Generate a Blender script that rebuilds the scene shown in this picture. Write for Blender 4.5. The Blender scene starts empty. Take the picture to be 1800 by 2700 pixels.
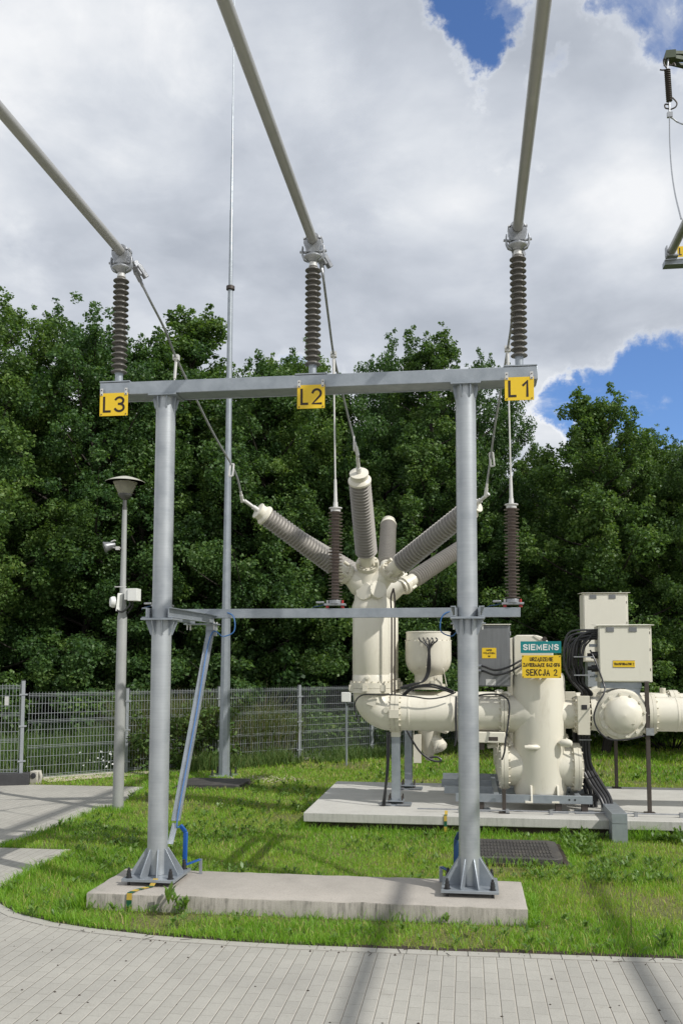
import bpy, math, random
import numpy as np
from mathutils import Vector as V, Matrix
random.seed(7); rng = np.random.default_rng(11)
R = math.radians
scn = bpy.context.scene
col = scn.collection

# ---------------------------------------------------------------- camera
YAW, PITCH, ROLL, EYE = math.atan2(300, 2330), R(4.6), R(0.10), 2.0
ROT = Matrix.Rotation(YAW, 3, 'Z') @ Matrix.Rotation(math.pi/2 + PITCH, 3, 'X') @ Matrix.Rotation(ROLL, 3, 'Z')
cam = bpy.data.objects.new('camera', bpy.data.cameras.new('camera'))
col.objects.link(cam)
M4 = ROT.to_4x4(); M4.translation = (0, 0, EYE)
cam.matrix_world = M4
cam.data.sensor_width = 36; cam.data.lens = 2330/2700*36
cam.data.shift_x = -30/2700; cam.data.shift_y = 199/2700
cam.data.clip_start = 0.05; cam.data.clip_end = 3000
scn.camera = cam
KK = 1568/1800
def ray(x, y):
    return ROT @ V(((x/KK-930)/2330, -(y/KK-1549)/2330, -1))
def at(x, y, Y):          # measured image point -> world point at depth Y
    d = ray(x, y); return V((0, 0, EYE)) + d*(Y/d.y)
def gz(x, y, z=0.0):      # measured image point -> world point at height z
    d = ray(x, y); return V((0, 0, EYE)) + d*((z-EYE)/d.z)

# ---------------------------------------------------------------- materials
def nd(nt, t, **kw):
    n = nt.nodes.new(t)
    for k, v in kw.items():
        if k in n.inputs: n.inputs[k].default_value = v
        else: setattr(n, k, v)
    return n
def ramp(nt, pts, interp='LINEAR'):
    n = nt.nodes.new('ShaderNodeValToRGB'); cr = n.color_ramp; cr.interpolation = interp
    while len(cr.elements) < len(pts): cr.elements.new(0.5)
    for e, (p, c) in zip(cr.elements, pts):
        e.position = p; e.color = (*c, 1) if len(c) == 3 else c
    return n
def c4(c): return (*c, 1)
def base_mat(name):
    m = bpy.data.materials.new(name); m.use_nodes = True
    nt = m.node_tree; return m, nt, nt.nodes['Principled BSDF']
def mat(name, c1, c2=None, rough=0.5, metal=0.0, scale=6.0, bump=0.0, bscale=60.0, spec=0.5, stretch=(1, 1, 1), rvar=0.12, dirt=None, dscale=3.0):
    m, nt, b = base_mat(name); L = nt.links.new
    tc = nd(nt, 'ShaderNodeTexCoord'); mp = nd(nt, 'ShaderNodeMapping'); mp.inputs['Scale'].default_value = stretch
    L(tc.outputs['Object'], mp.inputs['Vector'])
    n1 = nd(nt, 'ShaderNodeTexNoise', Scale=scale, Detail=6.0, Roughness=0.6); L(mp.outputs[0], n1.inputs['Vector'])
    c2 = c2 or tuple(x*0.85 for x in c1)
    r = ramp(nt, [(0.32, c1), (0.68, c2)]); L(n1.outputs['Fac'], r.inputs['Fac'])
    out = r.outputs['Color']
    if dirt:
        n3 = nd(nt, 'ShaderNodeTexNoise', Scale=dscale, Detail=8.0, Roughness=0.7); L(mp.outputs[0], n3.inputs['Vector'])
        r3 = ramp(nt, [(0.55, (0, 0, 0)), (0.75, (1, 1, 1))]); L(n3.outputs['Fac'], r3.inputs['Fac'])
        mx = nd(nt, 'ShaderNodeMix', data_type='RGBA'); mx.inputs[7].default_value = c4(dirt)
        L(r3.outputs['Color'], mx.inputs[0]); L(out, mx.inputs[6]); out = mx.outputs[2]
    L(out, b.inputs['Base Color'])
    b.inputs['Metallic'].default_value = metal; b.inputs['Specular IOR Level'].default_value = spec
    mr = nd(nt, 'ShaderNodeMapRange'); mr.inputs[3].default_value = max(0.05, rough-rvar); mr.inputs[4].default_value = min(1, rough+rvar)
    L(n1.outputs['Fac'], mr.inputs[0]); L(mr.outputs[0], b.inputs['Roughness'])
    if bump:
        n2 = nd(nt, 'ShaderNodeTexNoise', Scale=bscale, Detail=4.0); L(mp.outputs[0], n2.inputs['Vector'])
        bp = nd(nt, 'ShaderNodeBump', Strength=bump, Distance=0.01); L(n2.outputs['Fac'], bp.inputs['Height']); L(bp.outputs[0], b.inputs['Normal'])
    return m

GALV = mat('galvanised_steel', (0.37, 0.40, 0.43), (0.28, 0.31, 0.34), 0.42, 0.55, 9, 0.12, 90)
def pole_steel():
    m, nt, b = base_mat('galvanised_tube'); L = nt.links.new
    tc = nd(nt, 'ShaderNodeTexCoord'); mp = nd(nt, 'ShaderNodeMapping'); mp.inputs['Scale'].default_value = (1.2, 1.2, 40)
    L(tc.outputs['Object'], mp.inputs['Vector'])
    n = nd(nt, 'ShaderNodeTexNoise', Scale=3.0, Detail=4.0); L(mp.outputs[0], n.inputs['Vector'])
    n2 = nd(nt, 'ShaderNodeTexNoise', Scale=5.0, Detail=6.0); L(tc.outputs['Object'], n2.inputs['Vector'])
    r = ramp(nt, [(0.3, (0.425, 0.448, 0.468)), (0.7, (0.465, 0.488, 0.505))]); L(n.outputs['Fac'], r.inputs['Fac'])
    r2 = ramp(nt, [(0.3, (0.78, 0.79, 0.81)), (0.5, (0.95, 0.95, 0.95)), (0.7, (1.04, 1.04, 1.03))]); L(n2.outputs['Fac'], r2.inputs['Fac'])
    mx = nd(nt, 'ShaderNodeMix', data_type='RGBA', blend_type='MULTIPLY'); mx.inputs[0].default_value = 1
    L(r.outputs[0], mx.inputs[6]); L(r2.outputs[0], mx.inputs[7]); L(mx.outputs[2], b.inputs['Base Color'])
    b.inputs['Metallic'].default_value = 0.62; b.inputs['Roughness'].default_value = 0.46
    bp = nd(nt, 'ShaderNodeBump', Strength=0.10, Distance=0.003); L(n.outputs['Fac'], bp.inputs['Height']); L(bp.outputs[0], b.inputs['Normal'])
    return m
TUBE = pole_steel()
ALU = mat('bus_aluminium', (0.44, 0.435, 0.42), (0.39, 0.385, 0.37), 0.42, 0.45, 4, 0.02, 60)
ALUD = mat('cast_aluminium', (0.42, 0.43, 0.44), (0.27, 0.28, 0.30), 0.4, 0.7, 25, 0.2, 120)
ALUW = mat('bright_aluminium', (0.68, 0.67, 0.64), (0.55, 0.54, 0.52), 0.4, 0.25, 20)
PORC = mat('grey_porcelain', (0.125, 0.118, 0.106), (0.105, 0.099, 0.088), 0.32, 0, 14)
BROWN = mat('brown_silicone', (0.20, 0.160, 0.140), (0.16, 0.128, 0.112), 0.42, 0, 14)
BUSH = mat('bushing_silicone', (0.36, 0.34, 0.31), (0.32, 0.30, 0.275), 0.5, 0, 10)
CREAM = mat('cream_enamel', (0.70, 0.665, 0.565), (0.67, 0.635, 0.535), 0.36, 0, 3, 0.03, 40, dirt=(0.545, 0.505, 0.41), dscale=2.6, stretch=(2.0, 2.0, 0.5))
CREAMD = mat('cream_flange_enamel', (0.645, 0.61, 0.51), (0.59, 0.555, 0.455), 0.42, 0, 8)
BEIGE = mat('cabinet_enamel', (0.70, 0.675, 0.58), (0.67, 0.645, 0.55), 0.42, 0, 2, dirt=(0.61, 0.585, 0.49), dscale=2.5, stretch=(2.0, 2.0, 0.4))
GREYCAB = mat('brushed_cabinet_steel', (0.23, 0.235, 0.24), (0.18, 0.185, 0.19), 0.38, 0.5, 3, 0.04, 200, stretch=(8, 8, 0.6))
BLACK = mat('black_rubber', (0.018, 0.018, 0.02), (0.028, 0.028, 0.03), 0.42, 0, 20)
DARKM = mat('dark_bronze', (0.075, 0.06, 0.05), (0.055, 0.045, 0.04), 0.5, 0.2, 20)
YEL = mat('sign_yellow', (0.78, 0.53, 0.02), (0.74, 0.49, 0.018), 0.4, 0, 5)
INK = mat('sign_lettering', (0.02, 0.009, 0.006), (0.018, 0.008, 0.006), 0.5)
TEAL = mat('sign_teal', (0.0, 0.20, 0.21), (0.0, 0.18, 0.19), 0.35, 0, 5)
WHITE = mat('white_plastic', (0.75, 0.75, 0.72), (0.70, 0.70, 0.67), 0.4)
BLUE = mat('blue_insulation', (0.010, 0.085, 0.33), (0.008, 0.07, 0.28), 0.4)
BLUEL = mat('blue_lead_insulation', (0.035, 0.13, 0.33), None, 0.4)
BLUED = mat('dark_blue_insulation', (0.012, 0.05, 0.13), None, 0.45)
GREEN = mat('earth_strip_green', (0.01, 0.09, 0.045), None, 0.45)
YELD = mat('earth_strip_yellow', (0.52, 0.36, 0.06), (0.45, 0.31, 0.05), 0.5)
RED = mat('red_plastic', (0.42, 0.03, 0.03), None, 0.4)
POLEP = mat('lamp_pole_paint', (0.335, 0.34, 0.33), (0.29, 0.295, 0.285), 0.45, 0.1, 6)
LAMPD = mat('lamp_dark_metal', (0.10, 0.10, 0.095), (0.08, 0.08, 0.075), 0.45, 0.3)
SHADE = mat('lamp_shade_acrylic', (0.46, 0.45, 0.38), (0.40, 0.39, 0.33), 0.35)
PYLG = mat('green_lattice_steel', (0.065, 0.085, 0.05), (0.05, 0.065, 0.04), 0.55, 0.1)
WIRE = mat('fence_wire_zinc', (0.36, 0.38, 0.40), (0.28, 0.30, 0.32), 0.4, 0.4, 10)
PLINTH = mat('dark_plinth', (0.045, 0.045, 0.047), (0.035, 0.035, 0.037), 0.75, 0, 8, 0.2)
KERB = mat('pale_kerb_concrete', (0.46, 0.44, 0.38), (0.36, 0.34, 0.29), 0.85, 0, 8, 0.3)
BARK = mat('bark', (0.045, 0.037, 0.03), (0.03, 0.025, 0.02), 0.9, 0, 10, 0.5, 30)
STONE = mat('gravel_stone', (0.48, 0.42, 0.33), (0.30, 0.26, 0.20), 0.8, 0, 14)
SOILM = mat('dark_soil', (0.05, 0.036, 0.026), (0.035, 0.026, 0.02), 0.95, 0, 20, 0.6)

def concrete(name, ca, cb, stain, streak):
    m, nt, b = base_mat(name); L = nt.links.new
    tc = nd(nt, 'ShaderNodeTexCoord')
    n1 = nd(nt, 'ShaderNodeTexNoise', Scale=2.2, Detail=8.0, Roughness=0.65); L(tc.outputs['Object'], n1.inputs['Vector'])
    r = ramp(nt, [(0.3, ca), (0.7, cb)]); L(n1.outputs['Fac'], r.inputs['Fac'])
    ns = nd(nt, 'ShaderNodeTexNoise', Scale=180.0, Detail=2.0); L(tc.outputs['Object'], ns.inputs['Vector'])
    rs = ramp(nt, [(0.30, (0.62, 0.62, 0.62)), (0.40, (0.92, 0.92, 0.92)), (0.62, (1.05, 1.05, 1.05))]); L(ns.outputs['Fac'], rs.inputs['Fac'])
    mx = nd(nt, 'ShaderNodeMix', data_type='RGBA', blend_type='MULTIPLY'); mx.inputs[0].default_value = 1
    L(r.outputs[0], mx.inputs[6]); L(rs.outputs[0], mx.inputs[7])
    # rain streaks on the upright faces: noise stretched along Z
    mp = nd(nt, 'ShaderNodeMapping'); mp.inputs['Scale'].default_value = (24, 24, 2.4); L(tc.outputs['Object'], mp.inputs['Vector'])
    n2 = nd(nt, 'ShaderNodeTexNoise', Scale=1.6, Detail=7.0, Roughness=0.72); L(mp.outputs[0], n2.inputs['Vector'])
    r2 = ramp(nt, [(0.43, (0, 0, 0)), (0.64, (1, 1, 1))]); L(n2.outputs['Fac'], r2.inputs['Fac'])
    geo = nd(nt, 'ShaderNodeNewGeometry'); sx = nd(nt, 'ShaderNodeSeparateXYZ'); L(geo.outputs['Normal'], sx.inputs[0])
    up = nd(nt, 'ShaderNodeMath', operation='LESS_THAN'); up.inputs[1].default_value = 0.5; L(sx.outputs['Z'], up.inputs[0])
    mm = nd(nt, 'ShaderNodeMath', operation='MULTIPLY'); L(up.outputs[0], mm.inputs[0]); L(r2.outputs[0], mm.inputs[1])
    n5 = nd(nt, 'ShaderNodeTexNoise', Scale=3.1, Detail=9.0, Roughness=0.75); L(tc.outputs['Object'], n5.inputs['Vector'])
    r5 = ramp(nt, [(0.38, (0, 0, 0)), (0.62, (streak, streak, streak))]); L(n5.outputs['Fac'], r5.inputs['Fac'])
    mk = nd(nt, 'ShaderNodeMath', operation='MULTIPLY'); L(mm.outputs[0], mk.inputs[0]); L(r5.outputs[0], mk.inputs[1])
    mx2 = nd(nt, 'ShaderNodeMix', data_type='RGBA'); mx2.inputs[7].default_value = c4(stain)
    L(mk.outputs[0], mx2.inputs[0]); L(mx.outputs[2], mx2.inputs[6]); L(mx2.outputs[2], b.inputs['Base Color'])
    b.inputs['Roughness'].default_value = 0.85
    bp = nd(nt, 'ShaderNodeBump', Strength=0.35, Distance=0.006); L(ns.outputs['Fac'], bp.inputs['Height']); L(bp.outputs[0], b.inputs['Normal'])
    return m
CONC = concrete('weathered_concrete', (0.42, 0.385, 0.34), (0.33, 0.305, 0.268), (0.085, 0.082, 0.068), 1.0)
CONC2 = concrete('pale_concrete', (0.52, 0.51, 0.47), (0.42, 0.41, 0.375), (0.16, 0.16, 0.14), 0.5)

def paving_mat():
    m, nt, b = base_mat('block_paving'); L = nt.links.new
    tc = nd(nt, 'ShaderNodeTexCoord'); mp = nd(nt, 'ShaderNodeMapping'); mp.inputs['Rotation'].default_value = (0, 0, R(90))
    L(tc.outputs['Object'], mp.inputs['Vector'])
    br = nd(nt, 'ShaderNodeTexBrick'); br.offset = 0.5
    br.inputs['Scale'].default_value = 1; br.inputs['Brick Width'].default_value = 0.178; br.inputs['Row Height'].default_value = 0.0885
    br.inputs['Mortar Size'].default_value = 0.0018; br.inputs['Mortar Smooth'].default_value = 0.4; br.inputs['Bias'].default_value = 0
    br.inputs['Color1'].default_value = c4((0.378, 0.364, 0.326)); br.inputs['Color2'].default_value = c4((0.346, 0.333, 0.298)); br.inputs['Mortar'].default_value = c4((0.275, 0.258, 0.222))
    L(mp.outputs[0], br.inputs['Vector'])
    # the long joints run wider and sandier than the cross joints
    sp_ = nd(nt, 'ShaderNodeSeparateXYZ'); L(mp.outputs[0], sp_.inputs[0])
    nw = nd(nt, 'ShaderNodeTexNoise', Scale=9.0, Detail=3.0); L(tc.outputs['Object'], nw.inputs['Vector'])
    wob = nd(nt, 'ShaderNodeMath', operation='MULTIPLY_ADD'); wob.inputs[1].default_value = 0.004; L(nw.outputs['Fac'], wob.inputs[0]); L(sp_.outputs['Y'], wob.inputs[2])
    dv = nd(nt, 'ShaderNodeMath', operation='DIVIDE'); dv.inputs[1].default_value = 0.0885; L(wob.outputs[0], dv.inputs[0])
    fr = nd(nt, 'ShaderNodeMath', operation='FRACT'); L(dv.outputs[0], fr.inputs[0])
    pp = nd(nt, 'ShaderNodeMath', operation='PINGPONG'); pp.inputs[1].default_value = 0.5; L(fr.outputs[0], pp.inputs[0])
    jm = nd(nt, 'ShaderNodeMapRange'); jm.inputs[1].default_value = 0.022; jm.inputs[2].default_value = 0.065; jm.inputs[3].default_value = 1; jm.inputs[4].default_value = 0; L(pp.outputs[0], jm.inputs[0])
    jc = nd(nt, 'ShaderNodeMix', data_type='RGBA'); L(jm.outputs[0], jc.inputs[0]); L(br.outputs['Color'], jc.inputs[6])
    gp = nd(nt, 'ShaderNodeMath', operation='GREATER_THAN'); gp.inputs[1].default_value = 0.5; L(fr.outputs[0], gp.inputs[0])   # pale sand filling beside a gap line painted dark as shade, looks embossed
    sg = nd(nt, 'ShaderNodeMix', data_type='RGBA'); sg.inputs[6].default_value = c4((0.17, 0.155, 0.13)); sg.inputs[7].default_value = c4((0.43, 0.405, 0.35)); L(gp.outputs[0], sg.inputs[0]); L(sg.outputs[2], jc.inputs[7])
    jmax = nd(nt, 'ShaderNodeMath', operation='MAXIMUM'); L(jm.outputs[0], jmax.inputs[0]); L(br.outputs['Fac'], jmax.inputs[1])
    n1 = nd(nt, 'ShaderNodeTexNoise', Scale=1.3, Detail=8.0, Roughness=0.65); L(tc.outputs['Object'], n1.inputs['Vector'])
    r1 = ramp(nt, [(0.3, (0.86, 0.86, 0.86)), (0.7, (1.07, 1.07, 1.06))]); L(n1.outputs['Fac'], r1.inputs['Fac'])
    n2 = nd(nt, 'ShaderNodeTexNoise', Scale=150.0, Detail=3.0); L(tc.outputs['Object'], n2.inputs['Vector'])
    r2 = ramp(nt, [(0.3, (0.87, 0.87, 0.87)), (0.65, (1.05, 1.05, 1.05))]); L(n2.outputs['Fac'], r2.inputs['Fac'])
    n3 = nd(nt, 'ShaderNodeTexNoise', Scale=4.5, Detail=10.0, Roughness=0.75); L(tc.outputs['Object'], n3.inputs['Vector'])
    r3 = ramp(nt, [(0.60, (1, 1, 1)), (0.80, (0.62, 0.58, 0.52))]); L(n3.outputs['Fac'], r3.inputs['Fac'])
    o = jc.outputs[2]
    for q in (r1, r2, r3):
        mx = nd(nt, 'ShaderNodeMix', data_type='RGBA', blend_type='MULTIPLY'); mx.inputs[0].default_value = 1
        L(o, mx.inputs[6]); L(q.outputs[0], mx.inputs[7]); o = mx.outputs[2]
    L(o, b.inputs['Base Color']); b.inputs['Roughness'].default_value = 0.85
    inv = nd(nt, 'ShaderNodeMath', operation='MULTIPLY_ADD'); inv.inputs[1].default_value = -1.0; inv.inputs[2].default_value = 1.0; L(jmax.outputs[0], inv.inputs[0])
    ad = nd(nt, 'ShaderNodeMath', operation='MULTIPLY_ADD'); ad.inputs[1].default_value = 0.12; L(n2.outputs['Fac'], ad.inputs[0]); L(inv.outputs[0], ad.inputs[2])
    bp = nd(nt, 'ShaderNodeBump', Strength=0.8, Distance=0.004); L(ad.outputs[0], bp.inputs['Height']); L(bp.outputs[0], b.inputs['Normal'])
    return m
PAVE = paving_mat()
EDGE = mat('edging_stone', (0.39, 0.375, 0.335), (0.34, 0.326, 0.29), 0.85, 0, 6, 0.3, 150)

def ground_mat():
    m, nt, b = base_mat('turf_soil'); L = nt.links.new
    tc = nd(nt, 'ShaderNodeTexCoord')
    n1 = nd(nt, 'ShaderNodeTexNoise', Scale=1.1, Detail=9.0, Roughness=0.7); L(tc.outputs['Object'], n1.inputs['Vector'])
    r = ramp(nt, [(0.30, (0.10, 0.14, 0.028)), (0.52, (0.16, 0.165, 0.048)), (0.72, (0.23, 0.185, 0.09))]); L(n1.outputs['Fac'], r.inputs['Fac'])
    n2 = nd(nt, 'ShaderNodeTexNoise', Scale=55.0, Detail=4.0); L(tc.outputs['Object'], n2.inputs['Vector'])
    r2 = ramp(nt, [(0.3, (0.5, 0.5, 0.5)), (0.7, (1.15, 1.15, 1.15))]); L(n2.outputs['Fac'], r2.inputs['Fac'])
    mx = nd(nt, 'ShaderNodeMix', data_type='RGBA', blend_type='MULTIPLY'); mx.inputs[0].default_value = 1
    L(r.outputs[0], mx.inputs[6]); L(r2.outputs[0], mx.inputs[7]); L(mx.outputs[2], b.inputs['Base Color'])
    b.inputs['Roughness'].default_value = 0.95
    bp = nd(nt, 'ShaderNodeBump', Strength=0.8, Distance=0.03); L(n2.outputs['Fac'], bp.inputs['Height']); L(bp.outputs[0], b.inputs['Normal'])
    return m
TURF = ground_mat()

def leaf_mat(name, stops, trans=0.3, rough=0.42, spec=0.5, obj_var=True):
    m, nt, b = base_mat(name); L = nt.links.new
    a = nd(nt, 'ShaderNodeAttribute'); a.attribute_name = 'tint'
    r = ramp(nt, stops); L(a.outputs['Fac'], r.inputs['Fac'])
    o = r.outputs['Color']
    if obj_var:
        oi = nd(nt, 'ShaderNodeObjectInfo')
        r2 = ramp(nt, [(0, (0.72, 0.82, 0.85)), (0.5, (1.0, 1.0, 0.95)), (1, (1.22, 1.18, 0.95))]); L(oi.outputs['Random'], r2.inputs['Fac'])
        mx = nd(nt, 'ShaderNodeMix', data_type='RGBA', blend_type='MULTIPLY'); mx.inputs[0].default_value = 1
        L(o, mx.inputs[6]); L(r2.outputs[0], mx.inputs[7]); o = mx.outputs[2]
    L(o, b.inputs['Base Color']); b.inputs['Roughness'].default_value = rough; b.inputs['Specular IOR Level'].default_value = spec
    t = nd(nt, 'ShaderNodeBsdfTranslucent')
    mt = nd(nt, 'ShaderNodeMix', data_type='RGBA', blend_type='MULTIPLY'); mt.inputs[0].default_value = 1; mt.inputs[7].default_value = (1.3, 1.35, 0.6, 1)
    L(o, mt.inputs[6]); L(mt.outputs[2], t.inputs['Color'])
    ms = nd(nt, 'ShaderNodeMixShader', Fac=trans); L(b.outputs[0], ms.inputs[1]); L(t.outputs[0], ms.inputs[2])
    L(ms.outputs[0], nt.nodes['Material Output'].inputs['Surface'])
    return m
LEAF = leaf_mat('alder_leaf', [(0.0, (0.030, 0.068, 0.024)), (0.35, (0.072, 0.138, 0.040)), (0.75, (0.120, 0.200, 0.054)), (1.0, (0.20, 0.275, 0.095))], 0.36, 0.48, 0.32)
GRASS = leaf_mat('grass_blade', [(0.0, (0.130, 0.300, 0.024)), (0.45, (0.225, 0.395, 0.036)), (0.80, (0.385, 0.430, 0.075)), (1.0, (0.55, 0.46, 0.22))], 0.42, 0.5, 0.4, False)
WEED = leaf_mat('weed_leaf', [(0.0, (0.085, 0.17, 0.03)), (0.6, (0.14, 0.24, 0.045)), (1.0, (0.21, 0.28, 0.075))], 0.35, 0.45, 0.5, False)
TALLW = leaf_mat('tall_weed', [(0.0, (0.06, 0.13, 0.03)), (0.6, (0.13, 0.18, 0.05)), (1.0, (0.26, 0.19, 0.11))], 0.3, 0.6, 0.3, False)

# ---------------------------------------------------------------- mesh builder
def frame(ax):
    ax = V(ax).normalized()
    u = ax.cross(V((0, 0, 1)))
    if u.length < 1e-3: u = V((1, 0, 0))
    u.normalize(); return u, ax.cross(u).normalized(), ax
class MB:
    def __init__(s): s.v = []; s.f = []
    def add(s, vs, fs):
        o = len(s.v); s.v += [V(p) for p in vs]; s.f += [tuple(i+o for i in f) for f in fs]; return s
    def box(s, x0, x1, y0, y1, z0, z1):
        s.add([(x0, y0, z0), (x1, y0, z0), (x1, y1, z0), (x0, y1, z0), (x0, y0, z1), (x1, y0, z1), (x1, y1, z1), (x0, y1, z1)],
              [(0, 3, 2, 1), (4, 5, 6, 7), (0, 1, 5, 4), (1, 2, 6, 5), (2, 3, 7, 6), (3, 0, 4, 7)]); return s
    def bar(s, p0, p1, w, h, up=(0, 0, 1)):   # rectangular bar from p0 to p1
        p0, p1 = V(p0), V(p1); d = (p1-p0).normalized(); a = d.cross(V(up))
        if a.length < 1e-4: a = d.cross(V((0, 1, 0)))
        a.normalize(); b = a.cross(d).normalized(); a = a*w/2; b = b*h/2
        s.add([p0-a-b, p0+a-b, p0+a+b, p0-a+b, p1-a-b, p1+a-b, p1+a+b, p1-a+b],
              [(0, 1, 2, 3), (7, 6, 5, 4), (0, 4, 5, 1), (1, 5, 6, 2), (2, 6, 7, 3), (3, 7, 4, 0)]); return s
    def lathe(s, prof, o=(0, 0, 0), ax=(0, 0, 1), seg=32):   # prof: (radius, distance along the axis)
        o = V(o); u, w, a = frame(ax); n = len(prof); vs = []
        for r, t in prof:
            for k in range(seg):
                an = 2*math.pi*k/seg
                vs.append(o + a*t + u*(r*math.cos(an)) + w*(r*math.sin(an)))
        fs = []
        for i in range(n-1):
            for k in range(seg):
                k2 = (k+1) % seg
                fs.append((i*seg+k, i*seg+k2, (i+1)*seg+k2, (i+1)*seg+k))
        if prof[0][0] > 1e-4: fs.append(tuple(reversed(range(seg))))
        if prof[-1][0] > 1e-4: fs.append(tuple(range((n-1)*seg, n*seg)))
        s.add(vs, fs); return s
    def cyl(s, p0, p1, r0, r1=None, seg=24):
        p0, p1 = V(p0), V(p1); d = p1-p0
        return s.lathe([(r0, 0), (r1 if r1 is not None else r0, d.length)], p0, d, seg)
    def tube(s, pts, r, seg=10, smooth=6):
        pts = [V(p) for p in pts]
        if smooth > 1 and len(pts) > 2:
            q = []; P = [pts[0]*2-pts[1]] + pts + [pts[-1]*2-pts[-2]]
            for i in range(1, len(P)-2):
                for k in range(smooth):
                    t = k/smooth; a, b, c, d = P[i-1], P[i], P[i+1], P[i+2]
                    q.append(0.5*((2*b)+(c-a)*t+(2*a-5*b+4*c-d)*t*t+(3*b-a-3*c+d)*t**3))
            q.append(pts[-1]); pts = q
        n = len(pts); d = (pts[1]-pts[0]).normalized(); u, w, _ = frame(d); vs = []
        for i, p in enumerate(pts):
            dn = (pts[min(i+1, n-1)]-pts[max(i-1, 0)]).normalized()
            u = (u - dn*u.dot(dn)).normalized(); w = dn.cross(u)
            rr = r(i/(n-1)) if callable(r) else r
            for k in range(seg):
                an = 2*math.pi*k/seg; vs.append(p + u*(rr*math.cos(an)) + w*(rr*math.sin(an)))
        fs = [(i*seg+k, i*seg+(k+1) % seg, (i+1)*seg+(k+1) % seg, (i+1)*seg+k) for i in range(n-1) for k in range(seg)]
        fs += [tuple(reversed(range(seg))), tuple(range((n-1)*seg, n*seg))]
        s.add(vs, fs); return s
    def prism(s, poly, t):      # closed polygon of 3D points pushed along t
        t = V(t); n = len(poly); vs = [V(p) for p in poly] + [V(p)+t for p in poly]
        fs = [tuple(reversed(range(n))), tuple(range(n, 2*n))] + [(i, (i+1) % n, n+(i+1) % n, n+i) for i in range(n)]
        s.add(vs, fs); return s
    def bolts(s, o, ax, rad, n, r=0.012, h=0.02, ph=0.0):
        o = V(o); u, w, a = frame(ax)
        for k in range(n):
            an = 2*math.pi*k/n + ph; p = o + u*(rad*math.cos(an)) + w*(rad*math.sin(an))
            s.lathe([(r, 0), (r, h)], p, a, 6)
        return s
    def build(s, name, m, parent=None, loc=None, bevel=0, smooth=True, ang=38):
        loc = V(ROOTLOC[parent.name] if parent is not None else (loc or (0, 0, 0)))
        me = bpy.data.meshes.new(name); me.from_pydata([tuple(p-loc) for p in s.v], [], s.f); me.update()
        import bmesh
        bm = bmesh.new(); bm.from_mesh(me); bmesh.ops.recalc_face_normals(bm, faces=bm.faces); bm.to_mesh(me); bm.free()
        if smooth: me.shade_smooth(); me.set_sharp_from_angle(angle=R(ang))
        me.materials.append(m)
        o = bpy.data.objects.new(name, me); col.objects.link(o)
        ROOTLOC[o.name] = loc
        if parent is not None: o.parent = parent
        else: o.location = loc
        if bevel:
            b = o.modifiers.new('edge', 'BEVEL'); b.width = bevel; b.segments = 2; b.limit_method = 'ANGLE'; b.angle_limit = R(40); b.harden_normals = False
        return o
ROOTLOC = {}
def tag(o, label=None, cat=None, group=None, kind=None):
    if label: o['label'] = label
    if cat: o['category'] = cat
    if group: o['group'] = group
    if kind: o['kind'] = kind
    return o
def thing(name, loc, label, cat, group=None):
    o = bpy.data.objects.new(name, None); col.objects.link(o); o.location = loc; o.empty_display_size = 0.1
    ROOTLOC[o.name] = V(loc); return tag(o, label, cat, group)
def copy_tree(o, parent=None):
    c = o.copy(); col.objects.link(c); c.parent = parent
    for ch in list(o.children): copy_tree(ch, c)
    return c
def mesh_np(name, verts, faces_flat, loop_total, m, tint=None, parent=None, loc=(0, 0, 0), smooth=False):
    me = bpy.data.meshes.new(name); nv = len(verts); nl = len(faces_flat); nf = len(loop_total)
    me.vertices.add(nv); me.vertices.foreach_set('co', np.asarray(verts, np.float32).ravel())
    me.loops.add(nl); me.loops.foreach_set('vertex_index', np.asarray(faces_flat, np.int32))
    me.polygons.add(nf)
    ls = np.concatenate([[0], np.cumsum(loop_total)[:-1]]).astype(np.int32)
    me.polygons.foreach_set('loop_start', ls); me.polygons.foreach_set('loop_total', np.asarray(loop_total, np.int32))
    me.update(calc_edges=True); me.validate()
    if tint is not None:
        at_ = me.attributes.new('tint', 'FLOAT', 'POINT'); at_.data.foreach_set('value', np.asarray(tint, np.float32))
    me.materials.append(m)
    if smooth: me.shade_smooth()
    o = bpy.data.objects.new(name, me); col.objects.link(o)
    if parent is not None: o.parent = parent
    o.location = loc; return o
def arc(cx, cy, rx, ry, a0, a1, n=10):
    return [(cx+rx*math.cos(R(a0+(a1-a0)*k/n)), cy+ry*math.sin(R(a0+(a1-a0)*k/n))) for k in range(n+1)]
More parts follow.
